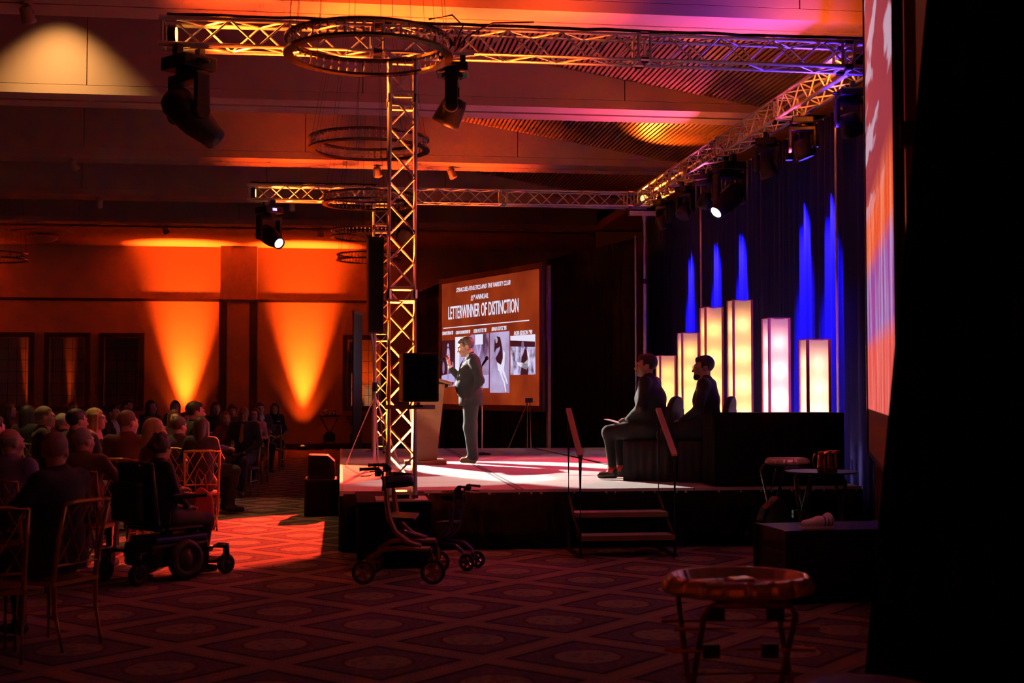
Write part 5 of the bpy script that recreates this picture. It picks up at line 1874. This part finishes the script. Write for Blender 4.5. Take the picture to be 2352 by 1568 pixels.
for k, (x, y, sc, fc, hy, lb, sh_, op) in enumerate(AUD):
    rz = face(fc)
    near = y < 18
    op = dict(op)
    op.setdefault('arms', ('lap', 'table', 'crossed')[k % 3])
    o, Wp, Ap = seated((x, y), rz, lb, hy=R(hy), scale=sc, res=0.024 if near else 0.030, hres=0.009 if near else 0.011, **op)
    if lb.startswith('woman in black with a name'):
        MB().box((.07, -.105, .97), (.075, .004, .03)).build('name_badge', M['paper'], o)
    place_chair(x - .02 * fc[0], y - .02 * fc[1], rz, 'gold lattice chair under ' + sh_)
place_chair(-2.12, 8.30, face((-0.35, 1)), 'gold lattice chair with nobody visible on it, cut by the left picture edge')
place_chair(-1.36, 27.0, face((0.1, 1)), 'empty gold lattice chair in front of the rightmost seated guest')


# ------------------------------------------------------------------ round tables with linen, glasses and candles
def glass_mesh(stem=True):
    b = MB()
    if stem:
        b.lathe([(0.034, 0), (0.034, 0.003), (0.004, 0.008), (0.004, 0.08), (0.02, 0.095), (0.036, 0.13), (0.033, 0.19), (0.031, 0.19), (0.034, 0.13), (0.018, 0.098), (0.001, 0.09)], 14)
    else:
        b.lathe([(0.033, 0), (0.036, 0.11), (0.034, 0.11), (0.031, 0.008), (0.001, 0.008)], 14)
    return b.mesh('glass', M['glass'], True)


gm, gm2 = glass_mesh(), glass_mesh(False)
for k, (tx, ty, lb, sn_) in enumerate(((-3.35, 12.75, 'round dinner table nearest the camera, hidden behind the tan jacket', 'the dinner table nearest the camera'), (-3.20, 19.55, 'round dinner table behind the man in profile', 'the dinner table behind the man in profile'),
                                  (-2.62, 23.25, 'round dinner table with white cloth left of the man with the tan tie', 'the dinner table left of the tan tie'), (-4.75, 24.2, 'round dinner table in front of the wall mirrors', 'the dinner table before the wall mirrors'))):
    t = empty('round_table', (tx, ty, 0), 0, lb, 'table', 'round dinner tables')
    rr = 0.74
    MB().lathe([(rr, 0.72), (rr, 0.75), (0.01, 0.75)], 40).build('table_top', M['wood_dark'], t)
    MB().cyl((0, 0, 0.03), (0, 0, 0.72), 0.05, n=12).build('pedestal', M['black_metal'], t)
    MB().lathe([(0.32, 0), (0.32, 0.02), (0.05, 0.05)], 20).build('foot', M['black_metal'], t)
    b = MB()
    n = 96
    rows = [(0.02, .756), (0.5, .756), (rr + .005, .755), (rr + .03, .70), (rr + .05, .45), (rr + .07, .18)]
    for q, (r0, z0) in enumerate(rows):
        for i in range(n):
            a = 2 * math.pi * i / n
            w_ = 0.0 if q < 3 else 0.02 * (q - 2) * math.sin(a * 15 + k)
            b.v.append(((r0 + w_) * math.cos(a), (r0 + w_) * math.sin(a), z0))
    for q in range(len(rows) - 1):
        for i in range(n):
            j = (i + 1) % n
            b.f.append((q * n + i, q * n + j, (q + 1) * n + j, (q + 1) * n + i))
    b.mi = [0] * len(b.f)
    b.build('tablecloth', M['cloth_white'], None, True, loc=(tx, ty, 0), label='linen cloth on ' + sn_, cat='tablecloth', group='table linen')
    ca = empty('candle_holder', (tx, ty, 0.757), 0, 'lit candle glass on ' + sn_, 'candle', 'table candles')
    MB().lathe([(0.035, 0), (0.04, 0.07), (0.037, 0.07), (0.033, 0.006), (0.001, 0.006)], 14).build('glass_cup', M['glass'], ca, True)
    MB().cyl((0, 0, 0.007), (0, 0, 0.03), 0.03, n=12).build('wax', M['paper'], ca)
    MB().ell((0, 0, 0.045), (0.006, 0.006, 0.014), 8, 6).build('flame', M['lens_amber'], ca)
for ms_, x, y, nm, lb in ((gm, -2.30, 22.75, 'wine_glass', 'stemmed wine glass on the white table, nearest the man with the tan tie'), (gm, -2.72, 22.80, 'wine_glass', 'stemmed wine glass at the left front of the white table'),
                          (gm2, -2.45, 22.95, 'water_glass', 'water tumbler beside the candle on the white table'), (gm2, -2.05, 23.3, 'water_glass', 'water tumbler in front of the woman in the pink jacket')):
    obj(nm, ms_, None, (x, y, 0.757), label=lb, cat='glass', group='glasses on the white dinner table')


# ------------------------------------------------------------------ power wheelchair and its user
wx, wy = -1.50, 11.72
wd = face((0.72, 0.7))
wc = empty('power_wheelchair', (wx, wy, 0), wd, 'black power wheelchair with casters beside the lit carpet', 'wheelchair')
MB().bbox((-0.20, -0.32, 0.12), (0.20, 0.30, 0.32)).build('motor_base', M['black'], wc, bevel=0.03)
MB().bbox((-0.19, -0.30, 0.32), (0.19, 0.24, 0.37)).build('base_shroud', M['blue_frame'], wc, bevel=0.015)
whl = MB().torus((0, 0, 0), 0.13, 0.045, 0, 28, False, 0, Matrix.Rotation(R(90), 3, 'Y')).cyl((-0.03, 0, 0), (0.03, 0, 0), 0.10, n=18).mesh('drive_wheel', M['rubber'], True)
cas = MB().torus((0, 0, 0), 0.06, 0.032, 0, 20, False, 0, Matrix.Rotation(R(90), 3, 'Y')).cyl((-0.024, 0, 0), (0.024, 0, 0), 0.05, n=14).mesh('caster_wheel', M['rubber'], True)
for s in (-1, 1):
    obj('drive_wheel', whl, wc, (s * 0.27, 0.0, 0.175))
    for y in (-0.46, 0.46):
        obj('caster_wheel', cas, wc, (s * 0.24, y, 0.092))
        MB().tube([(s * 0.18, y * 0.55, 0.23), (s * 0.23, y * 0.85, 0.26), (s * 0.245, y, 0.25)], 0.025, 8).cyl((s * 0.245, y, 0.16), (s * 0.245, y, 0.27), 0.028, n=10).build('caster_arm', M['black_metal'], wc, True)
    MB().bbox((s * 0.30 - 0.035, -0.18, 0.70), (s * 0.30 + 0.035, 0.17, 0.74)).build('arm_rest', M['black'], wc, bevel=0.012)
    MB().tube([(s * 0.30, 0.16, 0.70), (s * 0.30, 0.20, 0.50), (s * 0.24, 0.18, 0.42)], 0.014, 6).build('arm_support', M['black_metal'], wc)
MB().bbox((-0.24, -0.22, 0.42), (0.24, 0.23, 0.455)).build('seat', M['black'], wc, bevel=0.02)
MB().cyl((0, 0, 0.36), (0, 0, 0.43), 0.06, n=12).build('seat_post', M['black_metal'], wc)
MB().box((0, 0.29, 0.74), (0.46, 0.07, 0.56), Matrix.Rotation(R(-8), 3, 'X')).build('backrest', M['black'], wc, bevel=0.025)
MB().box((0, 0.40, 0.68), (0.36, 0.10, 0.34)).build('rear_bag', M['black'], wc, bevel=0.03)
MB().bbox((-0.18, -0.56, 0.10), (0.18, -0.34, 0.125)).build('foot_plate', M['black_metal'], wc)
MB().tube([(0.31, -0.18, 0.74), (0.31, -0.22, 0.80)], 0.01, 6).ell((0.31, -0.22, 0.81), (0.016, 0.016, 0.016), 8, 6).build('joystick', M['black'], wc)
for s in (-1, 1):
    MB().tube([(s * 0.17, 0.32, 0.95), (s * 0.17, 0.42, 0.99)], 0.014, 6).build('push_handle', M['black_metal'], wc)
seated((wx, wy), wd, 'woman with curly dark hair seated in the power wheelchair', SK_A, DK, DK, 'curly', (0.045, 0.018, 0.010), woman=True, arms='lap', scale=0.905, hy=R(15), fat=1.15, group='seated dinner guests', lean=-0.02)
rb = empty('red_bag', (-1.27, 12.35, 0.0), R(15), 'red tote bag hanging behind the power wheelchair', 'bag')
b = MB().prism([(-0.12, 0.36), (0.13, 0.33), (0.10, 0.66), (0.0, 0.74), (-0.07, 0.68)], -0.05, 0.05)
b.build('body', M['red_bag'], rb, bevel=0.025)
MB().tube([(-0.05, 0, 0.68), (-0.06, 0, 0.82), (-0.02, 0, 0.90), (0.03, 0, 0.84), (0.06, 0, 0.68)], 0.008, 6).build('strap', M['red_bag'], rb, True)


# ------------------------------------------------------------------ rollators
def rollator(loc, rz, sc, frame_m, label, hw=0.31):
    t = empty('rollator', loc, rz, label, 'walker', 'wheeled walkers in front of the stage')
    t.scale = (sc,) * 3
    wr = 0.10
    for s in (-1, 1):
        y = s * hw
        # sweeping main tube from grip to front wheel
        pts = [(-0.12, y, 0.90), (-0.09, y, 0.70), (-0.07, y, 0.55), (-0.02, y, 0.44), (0.08, y, 0.355), (0.20, y, 0.315)]
        MB().tube(pts, [0.022, 0.024, 0.026, 0.026, 0.024, 0.022], 10).build('main_tube', frame_m, t, True)
        MB().tube([(-0.27, y, 0.13), (-0.22, y, 0.22), (-0.12, y, 0.285), (0.02, y, 0.30), (0.28, y, 0.295)], 0.023, 10).build('lower_rail', frame_m, t, True)
        MB().tube([(0.28, y, 0.30), (0.30, y, 0.22), (0.30, y, 0.11)], 0.016, 8).build('front_fork', frame_m, t, True)
        MB().tube([(-0.12, y, 0.78), (-0.125, y, 0.93), (-0.16, y, 0.965), (-0.30, y, 0.96)], 0.014, 8).build('handle_stem', M['black_metal'], t, True)
        MB().tube([(-0.18, y, 0.965), (-0.32, y, 0.958)], 0.019, 10).build('grip', M['rubber'], t, True)
        MB().tube([(-0.17, y, 0.93), (-0.24, y, 0.905), (-0.31, y, 0.90)], 0.006, 6).build('brake_lever', M['black_metal'], t, True)
        MB().bbox((-0.19, y - 0.02, 0.90), (-0.14, y + 0.02, 0.95)).build('brake_housing', M['black'], t)
        for x, r_ in ((-0.28, wr), (0.30, wr * 1.05)):
            w_ = empty('wheel', (x, y + s * 0.02, r_))
            w_.parent = t
            rx = Matrix.Rotation(R(90), 3, 'X')
            MB().torus((0, 0, 0), r_ - 0.014, 0.014, 0, 32, False, 0, rx).build('tyre', M['rubber'], w_, True)
            MB().torus((0, 0, 0), r_ - 0.032, 0.014, 0.02, 32, True, 0, rx).build('rim', frame_m, w_)
            sp = MB().cyl((0, -0.016, 0), (0, 0.016, 0), 0.022, n=12)
            for q in range(5):
                a = 2 * math.pi * q / 5
                sp.box((0.045 * math.cos(a), 0, 0.045 * math.sin(a)), (0.06, 0.012, 0.026), Matrix.Rotation(-a, 3, 'Y'))
            sp.build('spokes', frame_m, w_)
    MB().box((0.02, 0, 0.535), (0.24, 1.68 * hw, 0.03), Matrix.Rotation(R(3), 3, 'Y')).build('seat', M['black'], t, bevel=0.01)
    MB().tube([(-0.07, -hw, 0.55), (-0.02, 0, 0.52), (-0.07, hw, 0.55)], 0.014, 8).build('seat_bar', frame_m, t, True)
    MB().tube([(0.12, -hw, 0.34), (0.0, 0, 0.42), (0.12, hw, 0.34)], 0.014, 8).build('cross_brace', frame_m, t, True)
    n = 14
    b = MB()
    for k in range(n + 1):
        q = k / n
        yy = -hw + 2 * hw * q
        xx = -0.10 + 0.20 * math.sin(math.pi * q)
        b.v += [(xx, yy, 0.80), (xx, yy, 0.90), (xx + 0.012, yy, 0.90), (xx + 0.012, yy, 0.80)]
    for k in range(n):
        a = 4 * k
        for i in range(4):
            j = (i + 1) % 4
            b.f.append((a + i, a + j, a + 4 + j, a + 4 + i))
    b.mi = [0] * len(b.f)
    b.build('back_strap', M['black'], t, True)
    return t


rollator((0.52, 11.36, 0), R(-8), 1.0, M['bronze'], 'bronze framed rollator parked in front of the near truss tower')
rollator((1.00, 11.98, 0), R(150), 0.78, M['blue_frame'], 'smaller folded dark blue walker behind the bronze rollator', 0.13)


# ------------------------------------------------------------------ waiter trays on folding stands
def tray_stand(loc, rz, h, label, w_=0.42, strap=True, m=None, bag=False):
    m = m or M['black_metal']
    t = empty('tray_stand', loc, rz, label, 'tray stand', 'folding waiter tray stands')
    sp = 0.24
    for k, s in enumerate((-1, 1)):
        ww = w_ / 2 - (0.03 if k else 0)
        pts = [(-ww, s * sp, 0), (-ww, 0, h * 0.5), (-ww, -s * sp * 0.92, h - 0.06), (-ww + 0.03, -s * sp * 0.97, h - 0.018), (ww - 0.03, -s * sp * 0.97, h - 0.018), (ww, -s * sp * 0.92, h - 0.06), (ww, 0, h * 0.5), (ww, s * sp, 0)]
        MB().tube(pts, 0.014, 8).build('tube_frame', m, t, True)
        MB().tube([(-ww, s * sp * 0.55, h * 0.23), (ww, s * sp * 0.55, h * 0.23)], 0.010, 6).build('cross_rod', M['gold'] if m is not M['black_metal'] else m, t)
    if m is M['bronze']:
        for zz, yy, bl in ((0.82, -0.16, 0), (0.79, 0.16, 0), (0.67, -0.10, 1), (0.63, 0.08, 0), (0.92, -0.2, 1)):
            if zz < 0.9:
                MB().tube([(-0.32, yy, h * zz), (0.32, yy, h * zz)], 0.011, 8).build('side_rod', M['gold'], t)
            for x in (-0.145, 0.115):
                if bl:
                    MB().bbox((x - 0.035, yy - 0.02, h * zz - 0.03), (x + 0.035, yy + 0.02, h * zz + 0.03)).build('rod_block', M['black'], t)
    MB().tube([(-w_ / 2 - 0.02, 0, h * 0.5), (w_ / 2 + 0.02, 0, h * 0.5)], 0.010, 6).build('pivot_rod', m, t)
    for x in (-w_ * 0.25, w_ * 0.25):
        MB().bbox((x - 0.03, -sp * 0.98, h - 0.012), (x + 0.03, sp * 0.98, h - 0.004)).build('strap', M['black'], t)
        if strap:
            MB().bbox((x - 0.035, -0.02, h * 0.5 - 0.035), (x + 0.035, 0.02, h * 0.5 + 0.035)).build('strap_block', M['black'], t)
    if bag:
        MB().prism([(-0.15, h * 0.26), (0.14, h * 0.24), (0.17, h * 0.44), (0.05, h * 0.56), (-0.05, h * 0.56), (-0.16, h * 0.46)], -0.04, 0.04, 'YZ').build('sling_bag', M['black'], t, bevel=0.02)
    return t


def foil_tray(loc, rx, ry, label, hgt=0.085, lobes=15, rz=0.0):
    t = empty('serving_tray', loc, rz, label, 'tray', 'oval serving trays')
    n = lobes * 14
    prof = [(0.50, 0.0, 0), (0.86, 0.0, 0.3), (1.0, 0.012, 1.0), (1.02, hgt * 0.35, 1.0), (0.965, hgt * 0.8, .7), (0.90, hgt, .4), (0.86, hgt * 0.96, .2), (0.80, hgt * 0.45, 0.1), (0.60, hgt * 0.30, 0), (0.02, hgt * 0.28, 0)]
    b = MB()
    for r_, z_, am in prof:
        for i in range(n):
            a = 2 * math.pi * i / n
            lob = -0.10 * am * (1 - abs(math.sin(a * lobes / 2 + 0.4 * math.sin(3 * a)))) ** 5
            b.v.append(((r_ + lob) * rx * math.cos(a), (r_ + lob) * ry * math.sin(a), z_))
    for k in range(len(prof) - 1):
        for i in range(n):
            j = (i + 1) % n
            b.f.append((k * n + i, k * n + j, (k + 1) * n + j, (k + 1) * n + i))
    b.f.append(tuple(range(n - 1, -1, -1)))
    b.mi = [0] * len(b.f)
    b.build('foil_lined_tray', M['foil'], t, True)
    MB().box((rx * 0.05, ry * 0.1, hgt * 0.55), (rx * 0.35, ry * 0.28, hgt * 0.45), Matrix.Rotation(0.3, 3, 'Z')).build('folded_cover', M['foil'], t, bevel=0.012)
    return t


tray_stand((1.77, 5.71, 0), R(-4), 0.715, 'metal folding tray stand in the foreground under the big foil tray', 0.46, False, M['bronze'])
foil_tray((1.77, 5.71, 0.715), 0.34, 0.29, 'large oval foil lined tray in the near foreground', 0.085, 19)
tray_stand((4.16, 11.86, 0), R(5), 0.93, 'thin folding tray stand by the stage corner, farther of the two', 0.34)
foil_tray((4.16, 11.86, 0.93), 0.21, 0.18, 'small foil lined tray on the stand by the stage corner', 0.06, 13)
tray_stand((4.15, 10.95, 0), R(-6), 0.90, 'thin folding tray stand under the copper pitchers', 0.36)
tb = empty('serving_tray', (4.15, 10.95, 0.90), 0, 'dark oval tray carrying two copper pitchers', 'tray', 'oval serving trays')
MB().lathe([(0.25, 0.0), (0.30, 0.008), (0.315, 0.022), (0.305, 0.022), (0.25, 0.010), (0.01, 0.010)], 36).build('tray_body', M['black'], tb, True)
for dx, dy, lb in ((-0.01, -0.08, 'copper pitcher on the dark tray, nearer one with its handle left'), (0.11, 0.06, 'copper pitcher on the dark tray, rear right one')):
    pc = empty('pitcher', (4.15 + dx, 10.95 + dy, 0.911), R(180 + 20 * dx), lb, 'pitcher', 'copper pitchers')
    MB().lathe([(0.052, 0), (0.058, 0.03), (0.054, 0.10), (0.050, 0.16), (0.056, 0.185), (0.052, 0.185), (0.046, 0.16), (0.048, 0.02), (0.001, 0.012)], 24).build('body', M['copper'], pc, True)
    MB().tube([(0.050, 0, 0.16), (0.085, 0, 0.165), (0.10, 0, 0.12), (0.09, 0, 0.06), (0.056, 0, 0.035)], 0.007, 8).build('handle', M['copper'], pc, True)
    MB().prism([(-0.05, 0.165), (-0.085, 0.19), (-0.05, 0.188)], -0.018, 0.018).build('spout', M['copper'], pc)
# black tray on a low stand at the bottom edge
tray_stand((1.98, 4.72, 0), R(10), 0.48, 'low tray stand at the bottom picture edge', 0.30)
tl = empty('serving_tray', (1.98, 4.72, 0.48), 0, 'plain black tray at the bottom picture edge right of the foil tray', 'tray', 'oval serving trays')
MB().lathe([(0.19, 0.0), (0.23, 0.01), (0.245, 0.026), (0.235, 0.026), (0.19, 0.012), (0.01, 0.012)], 36).build('tray_body', M['black'], tl, True)

for x, y, lb, lt in ((-0.30, 36.0, 'far tray stand by the wall, left one', 'tray with two glass jugs on the left far stand'), (0.42, 36.05, 'far tray stand by the wall, right one below the mirror', 'tray on the right far stand below the mirror')):
    tray_stand((x, y, 0), R(90), 0.92, lb, 0.30, False, bag=True)
    tt = empty('serving_tray', (x, y, 0.92), 0, lt, 'tray', 'oval serving trays')
    MB().lathe([(0.22, 0.0), (0.29, 0.012), (0.31, 0.03), (0.30, 0.03), (0.22, 0.012), (0.01, 0.012)], 30).build('tray_body', M['bronze'] if x > 0 else M['black'], tt, True)
for dx, lb in ((-0.08, 'left metal jug on the far tray stand'), (0.11, 'right metal jug on the far tray stand')):
    pc = empty('pitcher', (-0.30 + dx, 36.0, 0.933), 0, lb, 'pitcher', 'jugs on the far tray')
    MB().lathe([(0.055, 0), (0.062, 0.03), (0.055, 0.10), (0.050, 0.15), (0.056, 0.17), (0.050, 0.17), (0.046, 0.15), (0.05, 0.02), (0.001, 0.012)], 18).build('body', M['chrome'], pc, True)
    MB().tube([(-0.050, 0, 0.15), (-0.085, 0, 0.15), (-0.09, 0, 0.06), (-0.056, 0, 0.035)], 0.007, 6).build('handle', M['chrome'], pc, True)

# ------------------------------------------------------------------ road case, shoe, bag
rc = empty('road_case', (3.86, 9.95, 0), R(4), 'black road case on the floor below the near screen', 'case')
MB().bbox((-0.52, -0.30, 0.0), (0.52, 0.30, 0.40)).build('lower_shell', M['black'], rc)
MB().bbox((-0.52, -0.30, 0.405), (0.52, 0.30, 0.555)).build('lid', M['black'], rc)
for sx in (-1, 1):
    for sy in (-1, 1):
        MB().bbox((sx * 0.52 - 0.02, sy * 0.30 - 0.02, 0.0), (sx * 0.52 + 0.02, sy * 0.30 + 0.02, 0.557)).build('corner_edge', M['black_metal'], rc)
for x in (-0.25, 0.25):
    MB().bbox((x - 0.05, -0.315, 0.35), (x + 0.05, -0.30, 0.46)).build('latch', M['black_metal'], rc)
sn = empty('sneaker', (3.66, 9.78, 0.556), R(8), 'white sneaker with purple stripes lying on the road case', 'shoe')
sb = [('c', (-.10, 0, .035), (.02, 0, .045), .030, .042, 0), ('c', (.02, 0, .045), (.11, 0, .050), .042, .040, 0), ('c', (.09, 0, .05), (.10, 0, .085), .038, .034, 0)]
v_, q_ = field(sb, 0.008, 0.03, lambda P, f: np.maximum(f, -(P[..., 2] - 0.004)))
obj('upper', to_mesh('upper', [(v_, q_, np.zeros(len(q_), int))], [M['white_leather']]), sn)
MB().prism([(-.13, -.035), (.0, -.045), (.13, -.036), (.145, 0), (.13, .036), (.0, .045), (-.13, .035), (-.145, 0)], 0.0, 0.014, 'XY').build('sole', M['paper'], sn)
for x in (0.055, 0.085, 0.115):
    MB().torus((x, 0, 0.047), 0.046, 0.006, 0.010, 20, True, 0, Matrix.Rotation(R(90), 3, 'Y')).build('stripe', M['purple'], sn)
bg = empty('leather_bag', (3.93, 11.62, 0.0), R(20), 'shiny black leather bag hanging on the farther tray stand', 'bag')
MB().prism([(-0.13, 0.30), (0.14, 0.28), (0.17, 0.50), (0.07, 0.64), (0.03, 0.655), (-0.10, 0.55), (-0.15, 0.44)], -0.06, 0.06).build('body', mat('black_leather', (0.012, 0.012, 0.014), 0.18), bg, bevel=0.03)
MB().tube([(-0.04, 0, 0.62), (0.02, 0, 0.82), (0.06, 0.02, 0.90), (0.10, 0, 0.80), (0.10, 0, 0.60)], 0.008, 6).build('strap', M['black'], bg, True)
MB().tube([(0.0, 0, 0.29), (-0.02, 0, 0.0)], 0.008, 6).build('hanging_cord', M['black'], bg)
MB().tube([(0.08, 0.0, 0.30), (0.10, 0.02, 0.0)], 0.012, 6).build('prop_leg', M['black_metal'], bg)
